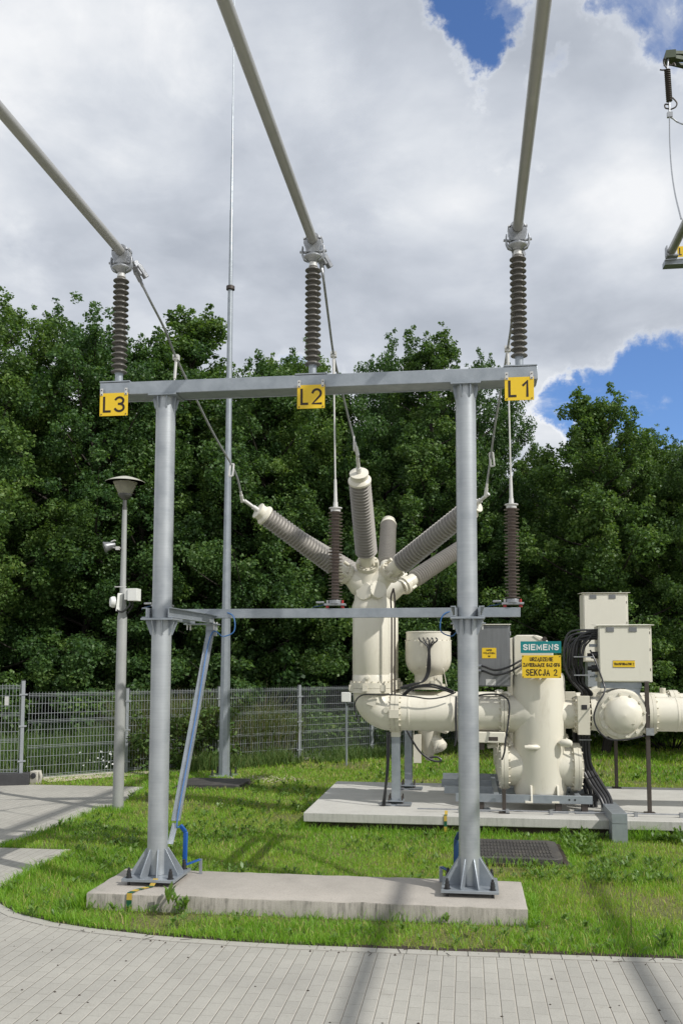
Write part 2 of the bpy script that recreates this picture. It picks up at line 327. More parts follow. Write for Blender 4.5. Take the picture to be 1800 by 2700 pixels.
# plain sign-writer's letters as pen strokes in a cell one unit high: (width, strokes)
PEN = {
 'L': (.5, [[(0, 1), (0, 0), (.5, 0)]]), 'I': (0, [[(0, 0), (0, 1)]]), 'E': (.5, [[(.5, 1), (0, 1), (0, 0), (.5, 0)], [(0, .52), (.44, .52)]]), 'F': (.5, [[(.5, 1), (0, 1), (0, 0)], [(0, .52), (.42, .52)]]),
 '1': (.3, [[(0, .74), (.3, .98), (.3, 0)]]), '2': (.54, [arc(.27, .72, .27, .28, 165, -20, 10)+[(.5, .56), (0, 0), (.54, 0)]]),
 '3': (.54, [arc(.26, .76, .25, .24, 155, -80, 10)+[(.24, .53)], [(.24, .53)]+arc(.26, .265, .28, .265, 80, -155, 12)]),
 '0': (.52, [arc(.26, .5, .26, .5, 0, 360, 20)]), 'O': (.56, [arc(.28, .5, .28, .5, 0, 360, 20)]), 'Q': (.56, [arc(.28, .5, .28, .5, 0, 360, 20), [(.34, .2), (.56, -.04)]]),
 '6': (.52, [arc(.26, .3, .26, .3, 0, 360, 16), [(.02, .38)]+arc(.34, .5, .33, .5, 170, 75, 6)]),
 'S': (.52, [arc(.26, .755, .25, .245, 25, 265, 12)+arc(.26, .255, .26, .255, 90, -155, 12)]),
 'M': (.68, [[(0, 0), (0, 1), (.34, .18), (.68, 1), (.68, 0)]]), 'N': (.54, [[(0, 0), (0, 1), (.54, 0), (.54, 1)]]), 'U': (.54, [[(0, 1), (0, .27)]+arc(.27, .27, .27, .27, 180, 360, 10)+[(.54, 1)]]),
 'R': (.52, [[(0, 0), (0, 1), (.27, 1)]+arc(.27, .74, .25, .26, 90, -90, 8)+[(0, .48)], [(.27, .48), (.54, 0)]]), 'P': (.52, [[(0, 0), (0, 1), (.27, 1)]+arc(.27, .73, .25, .27, 90, -90, 8)+[(0, .46)]]), 'Z': (.52, [[(0, 1), (.52, 1), (0, 0), (.52, 0)]]),
 'A': (.58, [[(0, 0), (.29, 1), (.58, 0)], [(.09, .3), (.49, .3)]]), 'Ą': (.62, [[(0, 0), (.29, 1), (.58, 0)], [(.09, .3), (.49, .3)], [(.58, 0), (.5, -.14), (.62, -.22)]]), 'Ę': (.5, [[(.5, 1), (0, 1), (0, 0), (.5, 0)], [(0, .52), (.44, .52)], [(.44, 0), (.36, -.14), (.48, -.22)]]),
 'D': (.54, [[(0, 0), (0, 1), (.2, 1)]+arc(.2, .5, .34, .5, 90, -90, 12)+[(0, 0)]]), 'K': (.54, [[(0, 0), (0, 1)], [(.52, 1), (0, .42)], [(.16, .58), (.54, 0)]]), 'C': (.54, [arc(.28, .5, .28, .5, 45, 315, 16)]), 'J': (.42, [[(.42, 1), (.42, .25)]+arc(.21, .25, .21, .25, 0, -170, 8)]),
 'W': (.82, [[(0, 1), (.2, 0), (.41, .9), (.62, 0), (.82, 1)]]), 'G': (.56, [arc(.28, .5, .28, .5, 45, 350, 16)+[(.56, .46), (.32, .46)]]), '-': (.26, [[(0, .46), (.26, .46)]]), 'T': (.54, [[(0, 1), (.54, 1)], [(.27, 1), (.27, 0)]]),
 'Ł': (.5, [[(0, 1), (0, 0), (.5, 0)], [(-.14, .42), (.28, .66)]]), 'Y': (.56, [[(0, 1), (.28, .48), (.28, 0)], [(.56, 1), (.28, .48)]]), ' ': (.3, [])}
def text(mb, txt, c, width, height, pen=0.14, gap=0.26):
    """lettering in the XZ plane facing -Y, centred on c, fitted to a width and a letter height; pen = stroke width over height"""
    c = V(c); tot = sum(PEN[ch][0] for ch in txt) + gap*(len(txt)-1)
    iw, ih = width - pen*height, height*(1-pen); kx = iw/max(tot, 1e-6) if tot > 0 else 1; x = 0; hw = pen*height/2; lay = 0
    for ch in txt:
        w_, st = PEN[ch]
        for pl in st:
            lay += 1
            pts = [V((c.x-iw/2+(x+px)*kx, 0, c.z-ih/2+pz*ih)) for px, pz in pl]; n = len(pts); l, r = [], []
            for i, p in enumerate(pts):
                d0 = (p-pts[i-1]).normalized() if i else (pts[1]-p).normalized(); d1 = (pts[i+1]-p).normalized() if i < n-1 else d0
                n0, n1 = V((-d0.z, 0, d0.x)), V((-d1.z, 0, d1.x)); m = n0+n1
                m = m/max(0.45, m.length_squared/2) if m.length > 1e-3 else n0
                e = V((0, 0, 0)) if 0 < i < n-1 else (d0*hw*(1 if i else -1))
                if ch in '06OQDPRSC23GUJ' and len(pl) > 8 and 0 < i < n-1 and m.length > 1.25: m = m.normalized()*1.25
                l.append(p+m*hw+e); r.append(p-m*hw+e)
            y = c.y-0.0016-0.00012*(lay % 5)
            vs = [(q.x, y, q.z) for q in l]+[(q.x, y, q.z) for q in r]+[(q.x, c.y-0.0004, q.z) for q in l]+[(q.x, c.y-0.0004, q.z) for q in r]
            fs = []
            for i in range(n-1): fs += [(i, i+1, n+i+1, n+i), (2*n+i, 3*n+i, 3*n+i+1, 2*n+i+1), (i, 2*n+i, 2*n+i+1, i+1), (n+i, n+i+1, 3*n+i+1, 3*n+i)]
            fs += [(0, n, 3*n, 2*n), (n-1, 3*n-1, 4*n-1, 2*n-1)]
            mb.add(vs, fs)
        x += w_+gap
    return mb
# ---------------------------------------------------------------- ground, paving
edge_pts = [(-4.02, 7.4), (-3.86, 7.02), (-3.52, 6.71), (-3.12, 6.52), (-2.75, 6.41), (-2.26, 6.31), (-1.76, 6.262), (-1.29, 6.24), (-0.88, 6.245), (-0.22, 6.25), (0.65, 6.275), (1.41, 6.30), (4.0, 6.36), (14.0, 6.5)]
left_pts = [(-4.02, 7.4), (-4.05, 7.75), (-4.07, 8.25), (-4.09, 8.97), (-4.92, 8.97), (-4.92, 9.14), (-4.88, 9.6), (-4.83, 10.6), (-4.85, 11.3), (-4.70, 11.8), (-4.86, 12.7), (-4.95, 13.42)]
def sheet(name, poly, z, m, kind='structure'):
    mb = MB(); mb.add([(x, y, z) for x, y in poly], [tuple(range(len(poly)))])
    return tag(mb.build(name, m, smooth=False), kind=kind)
# one ground sheet to the horizon, falling away gently beyond the fence
gx = np.array([-600, -200, -60, -30, -18, -10, -6, 0, 6, 10, 18, 30, 60, 200, 600.]); gy = np.array([-600, -100, -30, 0, 10, 14, 18, 22, 26, 32, 45, 80, 200, 600, 1200.])
mb = MB(); mb.add([(x, y, -0.004) for y in gy for x in gx], [(j*len(gx)+i, j*len(gx)+i+1, (j+1)*len(gx)+i+1, (j+1)*len(gx)+i) for j in range(len(gy)-1) for i in range(len(gx)-1)])
tag(mb.build('ground', TURF, smooth=False), kind='structure')
pave_poly = list(reversed(left_pts)) + edge_pts[1:] + [(14, -14), (-22, -14), (-22, 13.42)]
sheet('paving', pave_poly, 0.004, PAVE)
# flush edging course along the turf: small stones with joints
mb = MB(); full = list(reversed(left_pts[:4])) + edge_pts[1:]
acc = []
for (x0, y0), (x1, y1) in zip(full[:-1], full[1:]):
    n = max(1, int(math.hypot(x1-x0, y1-y0)/0.04))
    acc += [(x0+(x1-x0)*k/n, y0+(y1-y0)*k/n) for k in range(n)]
acc.append(full[-1]); P = [V((x, y, 0)) for x, y in acc]
dist = 0; cur = [P[0]]
stones = []
for a, b in zip(P[:-1], P[1:]):
    dist += (b-a).length; cur.append(b)
    if dist > 0.178: stones.append(cur); cur = [b]; dist = 0
for st in stones:
    if st[0].x > 4: continue
    d = (st[-1]-st[0]).normalized(); nrm = V((d.y, -d.x, 0)); a = st[0]+d*0.003; b = st[-1]-d*0.003; h = 0.0085+random.uniform(0, 0.0012)
    mb.prism([a+V((0, 0, 0.001)), b+V((0, 0, 0.001)), b+nrm*0.086+V((0, 0, 0.001)), a+nrm*0.086+V((0, 0, 0.001))], (0, 0, h))
tag(mb.build('paving_edge', EDGE, smooth=False), kind='structure')
# soil lip where the turf meets the stones
mb = MB()
for a, b in zip(P[:-1], P[1:]):
    d = (b-a).normalized(); nrm = V((-d.y, d.x, 0)); q = random.uniform(0.02, 0.06)
    mb.add([a+V((0, 0, 0.006)), b+V((0, 0, 0.006)), b+nrm*q+V((0, 0, 0.018)), a+nrm*q+V((0, 0, 0.018))], [(0, 1, 2, 3)])
tag(mb.build('soil', SOILM, smooth=False), kind='stuff')

# ---------------------------------------------------------------- concrete footings
def rough_slab(name, x0, x1, y0, y1, z0, z1, m, label, cat, n=40):
    """block with a slightly chipped, uneven upper edge"""
    mb = MB(); nx, ny = n, max(6, int(n*(y1-y0)/(x1-x0)))
    ring = [(x0+(x1-x0)*i/nx, y0) for i in range(nx)] + [(x1, y0+(y1-y0)*j/ny) for j in range(ny)] + [(x1-(x1-x0)*i/nx, y1) for i in range(nx)] + [(x0, y1-(y1-y0)*j/ny) for j in range(ny)]
    cx, cy = (x0+x1)/2, (y0+y1)/2; N = len(ring); vs = []
    def inset(d, z, jit):
        for x, y in ring:
            sx = -d if x > cx+0.01 and abs(x-x1) < 1e-6 else (d if abs(x-x0) < 1e-6 else 0)
            sy = -d if abs(y-y1) < 1e-6 else (d if abs(y-y0) < 1e-6 else 0)
            vs.append((x+sx*(1+random.uniform(-jit, jit)), y+sy*(1+random.uniform(-jit, jit)), z+random.uniform(-jit, jit)*0.003))
    inset(0, z0, 0); inset(0.0, z1-0.012, 1); inset(0.004, z1-0.004, 1); inset(0.014, z1, 0.6)
    fs = [(k*N+i, k*N+(i+1) % N, (k+1)*N+(i+1) % N, (k+1)*N+i) for k in range(3) for i in range(N)]
    fs += [tuple(range(3*N, 4*N)), tuple(reversed(range(N)))]
    mb.add(vs, fs); return tag(mb.build(name, m, loc=(cx, y0, 0), ang=50), label, cat)
rough_slab('concrete_plinth', -3.035, 0.436, 6.925, 7.745, -0.1, 0.13, CONC, 'long weathered concrete plinth under the two steel columns beside the paving', 'plinth')
t = thing('concrete_foundation', (1.2, 10.37, 0), 'wide pale concrete foundation slab carrying the cream switchgear', 'foundation')
mb = MB(); mb.box(-1.915, 5.5, 10.37, 13.06, 0.095, 0.2); mb.build('slab', CONC2, t, bevel=0.008)
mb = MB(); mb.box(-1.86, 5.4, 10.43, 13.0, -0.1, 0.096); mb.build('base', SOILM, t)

# ---------------------------------------------------------------- steel portal
PY = 7.37; CX = (-2.612, 0.006); CR = 0.0845
por = thing('steel_portal', (-1.265, PY, 0.13), 'galvanised steel portal of two round columns and a crossbeam on the long plinth', 'portal frame')
def gusset(mb, c, an, r0, r1, z0, z1, t=0.010, lip=0.02):
    u = V((math.cos(an), math.sin(an), 0)); n = V((-u.y, u.x, 0))*t/2; c = V(c)
    prof = [(r0, z0), (r1, z0), (r1, z0+math.copysign(lip, z1-z0)), (r0+0.004, z1), (r0, z1)]
    mb.prism([c+u*r+V((0, 0, z))-n for r, z in prof], n*2)
def ring_gussets(base, c, z0, z1, r1, square):
    # eight plates: two on each side, as on a square base plate
    for k in range(4):
        for s in (-1, 1):
            an = k*math.pi/2 + s*R(24)
            g = MB(); u = V((math.cos(an), math.sin(an), 0)); side = V((math.cos(k*math.pi/2), math.sin(k*math.pi/2), 0)); tang = V((-side.y, side.x, 0))
            p0 = V(c) + u*(CR-0.003); outer = V(c) + side*r1 + tang*(s*(CR*math.sin(R(24))+square))
            n = (outer-p0).normalized(); w = V((-n.y, n.x, 0))*0.005
            dz = math.copysign(0.02, z1-z0)
            q = [p0+V((0, 0, z0)), outer+V((0, 0, z0)), outer+V((0, 0, z0+dz)), p0+n*0.012+V((0, 0, z1)), p0+V((0, 0, z1))]
            g.prism([p-w for p in q], w*2); g.build('gusset', GALV, base, bevel=0.0015)
for cx in CX:
    c = (cx, PY, 0)
    mb = MB().cyl((cx, PY, 0.19), (cx, PY, 4.295), CR, seg=48); colm = mb.build('column', TUBE, por)
    mb = MB().box(cx-0.225, cx+0.225, PY-0.225, PY+0.225, 0.165, 0.188); mb.build('base_plate', GALV, colm, bevel=0.002)
    ring_gussets(colm, c, 0.188, 0.40, 0.205, 0.035)
    for sx in (-1, 1):
        for sy in (-1, 1):
            mb = MB(); b = (cx+sx*0.178, PY+sy*0.178, 0.188)
            mb.lathe([(0.012, -0.06), (0.012, 0), (0.028, 0.0), (0.028, 0.004), (0.020, 0.0042), (0.020, 0.035), (0.016, 0.037), (0.016, 0.06), (0.011, 0.064), (0.011, 0.078), (0.004, 0.084)], b, seg=14)
            mb.build('anchor_bolt', BLACK, colm, ang=30)
    mb = MB().box(cx-0.14, cx+0.14, PY-0.14, PY+0.14, 2.325, 2.342); mb.build('mid_flange', GALV, colm, bevel=0.0015)
    ring_gussets(colm, c, 2.325, 2.20, 0.125, 0.01)
    mb = MB().box(cx-0.125, cx+0.125, PY-0.115, PY+0.115, 4.286, 4.302); mb.build('head_plate', GALV, colm, bevel=0.0015)
    ring_gussets(colm, c, 4.286, 4.185, 0.105, 0.008)
mb = MB(); mb.box(-3.183, 0.598, PY-0.1, PY+0.1, 4.303, 4.417)
mb.box(-3.18, 0.595, PY+0.101, PY+0.112, 4.297, 4.310); beam = mb.build('crossbeam', GALV, por, bevel=0.008)
INX = (-3.05, -1.303, 0.455)
for x in INX:
    mb = MB().box(x-0.135, x+0.14, PY-0.104, PY+0.105, 4.419, 4.430); mb.build('mounting_plate', GALV, beam, bevel=0.001)
# low crossbeam of channel section on four arms behind the columns
YB = 8.62
def channel_x(mb, x0, x1, y, z0, z1, d=0.06, t=0.008):
    mb.box(x0, x1, y, y+t, z0, z1); mb.box(x0, x1, y+t, y+d, z1-t, z1); mb.box(x0, x1, y+t, y+d, z0, z0+t)
mb = MB(); channel_x(mb, -3.17, 0.512, YB, 2.402, 2.494); low = mb.build('low_crossbeam', GALV, por, bevel=0.002)
for cx in CX:
    for s in (-1, 1):
        x = cx + s*0.098; mb = MB()
        mb.box(x-0.004, x+0.004, PY-0.12, YB-0.003, 2.345, 2.430)
        xo = x + s*0.004
        mb.box(min(xo, xo+s*0.035), max(xo, xo+s*0.035), PY-0.12, YB-0.003, 2.423, 2.430)
        mb.box(min(xo, xo+s*0.035), max(xo, xo+s*0.035), PY-0.12, YB-0.003, 2.345, 2.352)
        mb.build('arm', GALV, por, bevel=0.0015)
    mb = MB(); mb.box(cx-0.16, cx+0.17, YB-0.16, YB+0.1, 2.372, 2.384) if False else mb.box(cx-0.16, cx+0.17, YB-0.17, YB-0.01, 2.330, 2.342)
    pl = mb.build('end_plate', GALV, por, bevel=0.0015)
    for dx in (-0.13, 0.14):
        for dy in (-0.14, -0.04): MB().cyl((cx+dx, YB+dy, 2.28), (cx+dx, YB+dy, 2.36), 0.008, seg=8).build('bolt', ALUW, pl)
# sloping cable channels from the low beam down to the column feet, each with its blue lead
for cx in CX:
    s = 1 if cx < -1 else -1; ox = 0.10 if s > 0 else -0.035
    a = V((cx+ox, YB-0.10, 2.325)); b = V((cx+ox+0.005*s, PY+0.14, 0.60))
    mb = MB().bar(a, b, 0.068, 0.006, up=(0, -1, 0.3)).bar(a+V((0.033, 0.012, 0)), b+V((0.033, 0.012, 0)), 0.006, 0.03, up=(0, -1, 0.3)).bar(a+V((-0.033, 0.012, 0)), b+V((-0.033, 0.012, 0)), 0.006, 0.03, up=(0, -1, 0.3))
    brace = mb.build('sloping_channel', GALV, por)
    MB().box(cx+ox-0.045, cx+ox+0.05, YB-0.13, YB-0.06, 2.22, 2.329).build('bracket', GALV, brace, bevel=0.002)
    MB().tube([V((cx+ox+0.06*s, YB+0.03, 2.48)), V((cx+ox+0.20*s, YB-0.02, 2.42)), V((cx+ox+0.22*s, YB-0.05, 2.27)), V((cx+ox+0.12*s, YB-0.08, 2.215)), a*0.93+b*0.07+V((0.020*s, -0.020, 0.012)), a*0.5+b*0.5+V((0.020*s, -0.014, 0.009)), b*0.98+a*0.02+V((0.020*s, -0.014, 0.009)), b+V((0.03*s, 0.02, -0.06))], 0.0062, 8).build('blue_lead', BLUEL, brace)
    MB().bar(b+V((0, 0, -0.02)), V((cx+ox-0.01, PY+0.06, 0.42)), 0.05, 0.006, up=(0, -1, 0.3)).build('foot_strap', GALV, brace)
# blue counter hoses on the column feet
for cx, lab in zip(CX, ('bright blue bent conduit at the foot of the L3 side column', 'dark blue conduit half hidden behind the foot of the right column')):
    s = 1 if cx < -1 else -1; x = cx + (0.175 if s > 0 else -0.115)
    t = thing('blue_conduit', (x, PY+0.15, 0.2), lab, 'conduit', 'blue conduits at the column feet')
    MB().bar((x, PY+0.2, 0.215), (x+0.005, PY+0.2, 0.50), 0.040, 0.026, up=(0, 1, 0)).bar((x+0.005, PY+0.2, 0.495), (x-0.035*s, PY+0.17, 0.56), 0.036, 0.024, up=(0, 1, 0)).build('sleeve', BLUE if s > 0 else BLUED, t, bevel=0.008)
    MB().bar((x, PY+0.2, 0.215), (x+0.12*s, PY+0.26, 0.255), 0.045, 0.010, up=(0, 0, 1)).build('foot', BLUE if s > 0 else BLUED, t, bevel=0.003)
    MB().bar((x+0.125*s, PY+0.26, 0.13), (x+0.125*s, PY+0.26, 0.26), 0.028, 0.008, up=(0, 1, 0)).build('bracket', GALV, t, bevel=0.001)

# ---------------------------------------------------------------- post insulators with their tube clamps
TZ = 5.640; FZ = 5.462
def post_insulator(x, label):
    t = thing('post_insulator', (x, PY, 4.431), label, 'insulator', 'post insulators on the crossbeam')
    prof = [(0.036, 0)]; n = 17; z0, z1 = 4.525, 5.415; p = (z1-z0)/n
    for k in range(n):
        z = z0+k*p
        prof += [(0.040, z+0.004), (0.053, z+0.010), (0.0695, z+0.012), (0.0705, z+0.0165), (0.066, z+0.021), (0.047, z+0.034), (0.040, z+0.042)]
    prof = [(0.036, z0-0.002)] + prof[1:] + [(0.036, z1+0.002)]
    MB().lathe([(r, z-4.431) for r, z in prof], (x, PY, 4.431), seg=40).build('shed_stack', PORC, t, ang=60)
    MB().lathe([(0.062, 0), (0.062, 0.010), (0.034, 0.011), (0.034, 0.088), (0.039, 0.09), (0.039, 0.096)], (x, PY, 4.431), seg=28).build('bottom_cap', GALV, t)
    MB().lathe([(0.038, 5.414), (0.038, 5.425), (0.034, 5.427), (0.034, 5.452), (0.030, 5.454)], (x, PY, 0), seg=28).build('top_cap', ALUW, t)
    c = thing_part = MB()
    c.lathe([(0.04, 5.454), (0.055, 5.475), (0.079, 5.488), (0.082, 5.494), (0.082, 5.506), (0.07, 5.508), (0.05, 5.51), (0.05, 5.535)], (x, PY, 0), seg=30)
    # saddle halves round the tube
    sd = []
    for k in range(13):
        an = math.pi + math.pi*k/12; sd.append((x+0.044*math.cos(an), TZ+0.044*math.sin(an)))
    outer = [(x+0.078, TZ), (x+0.078, TZ-0.03), (x+0.06, TZ-0.085), (x+0.055, TZ-0.11), (x-0.055, TZ-0.11), (x-0.06, TZ-0.085), (x-0.078, TZ-0.03), (x-0.078, TZ)]
    c.prism([(px, PY-0.05, pz) for px, pz in sd+outer], (0, 0.10, 0))
    cl = c.build('tube_clamp', ALUD, t, bevel=0.002)
    c = MB(); top = [(x+0.066*math.cos(math.pi*k/12), TZ+0.004+0.062*math.sin(math.pi*k/12)) for k in range(13)]
    inn = [(x+0.044*math.cos(math.pi*k/12), TZ+0.004+0.044*math.sin(math.pi*k/12)) for k in range(12, -1, -1)]
    c.prism([(px, PY-0.045, pz) for px, pz in [(x+0.082, TZ+0.004), (x+0.08, TZ+0.03)]+top+[(x-0.08, TZ+0.03), (x-0.082, TZ+0.004)]+inn], (0, 0.09, 0)); c.build('clamp_cap', ALUD, cl, bevel=0.002)
    for s in (-1, 1):
        q = [(0.045, 5.455), (0.085, 5.475), (0.102, 5.515), (0.104, 5.56), (0.098, 5.60), (0.088, 5.60), (0.089, 5.55), (0.083, 5.51), (0.062, 5.50)]
        MB().prism([(x+s*px, PY-0.02, pz) for px, pz in q], (0, 0.04, 0)).build('ear', ALUD, cl, bevel=0.004)
        MB().cyl((x+s*0.06, PY, 5.545), (x+s*0.118, PY, 5.553), 0.011, seg=10).build('ear_pin', ALUD, cl)
        MB().bolts((x+s*0.07, PY, TZ-0.034), (0, 0, 1), 0.0, 1, 0.010, 0.075).build('clamp_bolt', ALUW, cl)
    return t
LBL = ('L3', 'L2', 'L1')
for x, l in zip(INX, LBL):
    post_insulator(x, f'ribbed grey-brown post insulator with tube clamp standing on the crossbeam above the {l} sign')
for x, w in zip(INX, ('leading to the top of the L3 insulator', 'leading to the top of the L2 insulator', 'leading to the top of the L1 insulator')):
    mb = MB().cyl((x, -4.0, TZ), (x, PY+0.07, TZ), 0.0425, seg=28)
    tag(mb.build('bus_tube', ALU, loc=(x, PY, TZ)), f'straight grey overhead bus tube {w}', 'bus tube', 'overhead bus tubes')
# the same kind of tubes over the neighbouring bay, out of the picture on the right, whose shadows cross the paving
for x in (6.82, 8.57):
    tag(MB().cyl((x, -14.0, 8.0), (x, 4.4, 8.0), 0.050, seg=20).build('bus_tube', ALU, loc=(x, 4.4, 8.0)), 'grey overhead bus tube of the neighbouring bay casting its shadow over the paving', 'bus tube', 'bus tubes of the neighbouring bay')

# ---------------------------------------------------------------- phase signs
for x, l, (sx0, sx1, sz0, sz1) in zip(INX, LBL, ((-3.172, -2.916, 4.112, 4.316), (-1.414, -1.177, 4.117, 4.322), (0.327, 0.564, 4.125, 4.321))):
    y = PY-0.118; cx, cz = (sx0+sx1)/2, (sz0+sz1)/2
    t = thing('phase_sign', (cx, y, sz0), f'yellow metal sign lettered {l} hanging from the crossbeam', 'sign', 'phase signs on the crossbeam')
    plate = MB().box(sx0, sx1, y, y+0.004, sz0, sz1).build('plate', YEL, t, bevel=0.001)
    mb = MB(); h = 0.142; w = sx1-sx0
    text(mb, 'L', (cx-w*0.24, y, cz), w*0.28, h, 0.135); text(mb, l[1], (cx+w*0.21, y, cz), w*(0.21 if l[1] == '1' else 0.38), h, 0.135)
    mb.build('lettering', INK, t, smooth=False)
    for s in (sx0+0.017, sx1-0.017):
        MB().box(s-0.012, s+0.012, y-0.0035, y-0.0005, sz1-0.02, sz1+0.042).build('hanger', ALUW, t)
        for z in (sz0+0.015, sz1-0.012, sz1+0.025): MB().lathe([(0.0055, 0), (0.0055, 0.004)], (s, y-0.003 if z > sz1-0.02 else y, z), (0, -1, 0), 8).build('screw', DARKM, t)

# ---------------------------------------------------------------- surge arresters on the low crossbeam
SAX = (-3.062, -1.290, 0.440); SY = YB+0.035
def arrester(x, label):
    t = thing('surge_arrester', (x, SY, 2.495), label, 'surge arrester', 'surge arresters on the low crossbeam')
    z0, z1 = 2.575, 3.465; n = 27; p = (z1-z0)/n; prof = [(0.036, z0)]
    for k in range(n):
        z = z0+k*p; r = 0.0735 if k % 2 == 0 else 0.066
        prof += [(0.036, z+0.012), (r, z+0.0155), (r+0.001, z+0.019), (0.040, z+0.023), (0.036, z+0.026)]
    MB().lathe(prof + [(0.036, z1)], (x, SY, 0), seg=36).build('shed_stack', BROWN, t, ang=60)
    MB().lathe([(0.05, 3.463), (0.05, 3.492), (0.066, 3.494), (0.066, 3.503), (0.025, 3.505), (0.022, 3.56), (0.012, 3.562)], (x, SY, 0), seg=24).build('top_cap', ALUW, t)
    b = MB().lathe([(0.066, 2.54), (0.066, 2.576)], (x, SY, 0), seg=24).box(x-0.105, x+0.105, SY-0.05, SY+0.05, 2.522, 2.542).build('base_plate', ALUD, t, bevel=0.002)
    for dx in (-0.075, 0.075):
        MB().cyl((x+dx, SY-0.02, 2.497), (x+dx, SY-0.02, 2.523), 0.017, seg=12).build('insulating_foot', RED, b)
        MB().cyl((x+dx, SY-0.02, 2.543), (x+dx, SY-0.02, 2.575), 0.011, seg=8).build('bolt', RED if dx > 0 else ALUW, b)
    MB().box(x-0.19, x-0.11, SY-0.03, SY+0.03, 2.545, 2.565).build('counter_box', ALUD, t, bevel=0.006)
    MB().tube([(x-0.11, SY, 2.535), (x-0.16, SY-0.01, 2.52), (x-0.21, SY+0.03, 2.515), (x-0.24, SY+0.06, 2.50)], 0.006, 8).build('blue_lead', BLUED, t)
arrester(SAX[0], 'brown surge arrester behind the column under the L3 sign')
arrester(SAX[1], 'slim brown ribbed surge arrester on the low crossbeam in front of the white bushings')
arrester(SAX[2], 'slim brown ribbed surge arrester at the free end of the low crossbeam')

# ---------------------------------------------------------------- droppers from tubes to bushings and arresters
def sleeve(mb, p, q, r): mb.cyl(p, q, r, seg=10)
def dropper(i, pts, clampframe, label):
    t = thing('dropper_cable', pts[0], label, 'cable', 'droppers from the bus tubes to the bushings')
    MB().tube(pts, 0.0115, 8).build('conductor', ALUD, t)
    p = V(clampframe[0]); d = (V(clampframe[1])-p).normalized(); u, w, _ = frame(d)
    L_, W_ = 0.15, 0.045; mb = MB()
    a, b, c, e = p-u*W_/2, p+u*W_/2, p+u*W_/2+d*L_, p-u*W_/2+d*L_
    for m0, m1 in ((a, b), (b, c), (c, e), (e, a)): mb.bar(m0, m1, 0.018, 0.014, up=w)
    mb.build('link_frame', ALUW, t, bevel=0.002)
    return t
def lug(mb, p, d):
    p = V(p); d = V(d).normalized(); mb.cyl(p-d*0.03, p+d*0.07, 0.021, seg=10); mb.cyl(p+d*0.07, p+d*0.12, 0.015, seg=10)
# ---------------------------------------------------------------- gas-insulated switchgear, two bays one behind the other
Y0 = 11.1; Y1 = 12.5
def bushing(root, base, tip, r, name='bushing', n=25, terminal=True):
    base, tip = V(base), V(tip); ax = (tip-base).normalized(); Lg = (tip-base).length
    body = MB(); capL = 0.12; p = (Lg-capL)/n; prof = [(r*0.80, 0)]
    for k in range(n):
        z = k*p; rr = r*(1-0.07*k/n)
        prof += [(rr*0.72, z+p*0.25), (rr*0.985, z+p*0.52), (rr*1.005, z+p*0.57), (rr*1.0, z+p*0.65), (rr*0.72, z+p*0.82)]
    body.lathe(prof + [(r*0.76, Lg-capL)], base, ax, 40); b = body.build(name, BUSH, root, ang=60)
    MB().lathe([(r*0.98, Lg-capL-0.004), (r*0.98, Lg-capL+0.02), (r*0.80, Lg-capL+0.045), (r*0.74, Lg-capL+0.05), (r*0.74, Lg-0.02), (r*0.80, Lg-0.018), (r*0.80, Lg-0.002), (r*0.76, Lg), (0.03, Lg+0.004)], base, ax, 36).build('cap', CREAM, b)
    MB().lathe([(0.030, -0.26), (0.030, 0)] if False else [(r*0.70, -0.17), (r*0.70, 0.0)], base, ax, 32).build('neck', CREAM, b)
    fl = MB().lathe([(r*1.06, -0.215), (r*1.06, -0.165)], base, ax, 36); fl.bolts(base-ax*0.165, ax, r*0.93, 12, 0.011, 0.022)
    for k in range(3):
        u, w, _ = frame(ax); an = 2*math.pi*k/3+0.6; q = base - ax*0.12 + (u*math.cos(an)+w*math.sin(an))*(r*0.98)
        fl.cyl(q - ax*0.05, q + ax*0.03, 0.022, seg=10)
    fl.build('flange', CREAMD, b)
    if terminal:
        MB().cyl(tip, tip+ax*0.07, 0.030, seg=12).cyl(tip+ax*0.06, tip+ax*0.15, 0.020, seg=10).build('terminal', ALUW, b)
    return ax
def flange_x(mb, x, y, z, r, t, nb=16):
    mb.lathe([(r, 0), (r, t)], (x, y, z), (1, 0, 0), 40); mb.bolts((x+t, y, z), (1, 0, 0), r*0.92, nb, 0.013, 0.022); mb.bolts((x, y, z), (-1, 0, 0), r*0.92, nb, 0.013, 0.022)
def flange_z(mb, x, y, z, r, t, nb=16):
    mb.lathe([(r, 0), (r, t)], (x, y, z), (0, 0, 1), 40); mb.bolts((x, y, z+t), (0, 0, 1), r*0.93, nb, 0.013, 0.022)

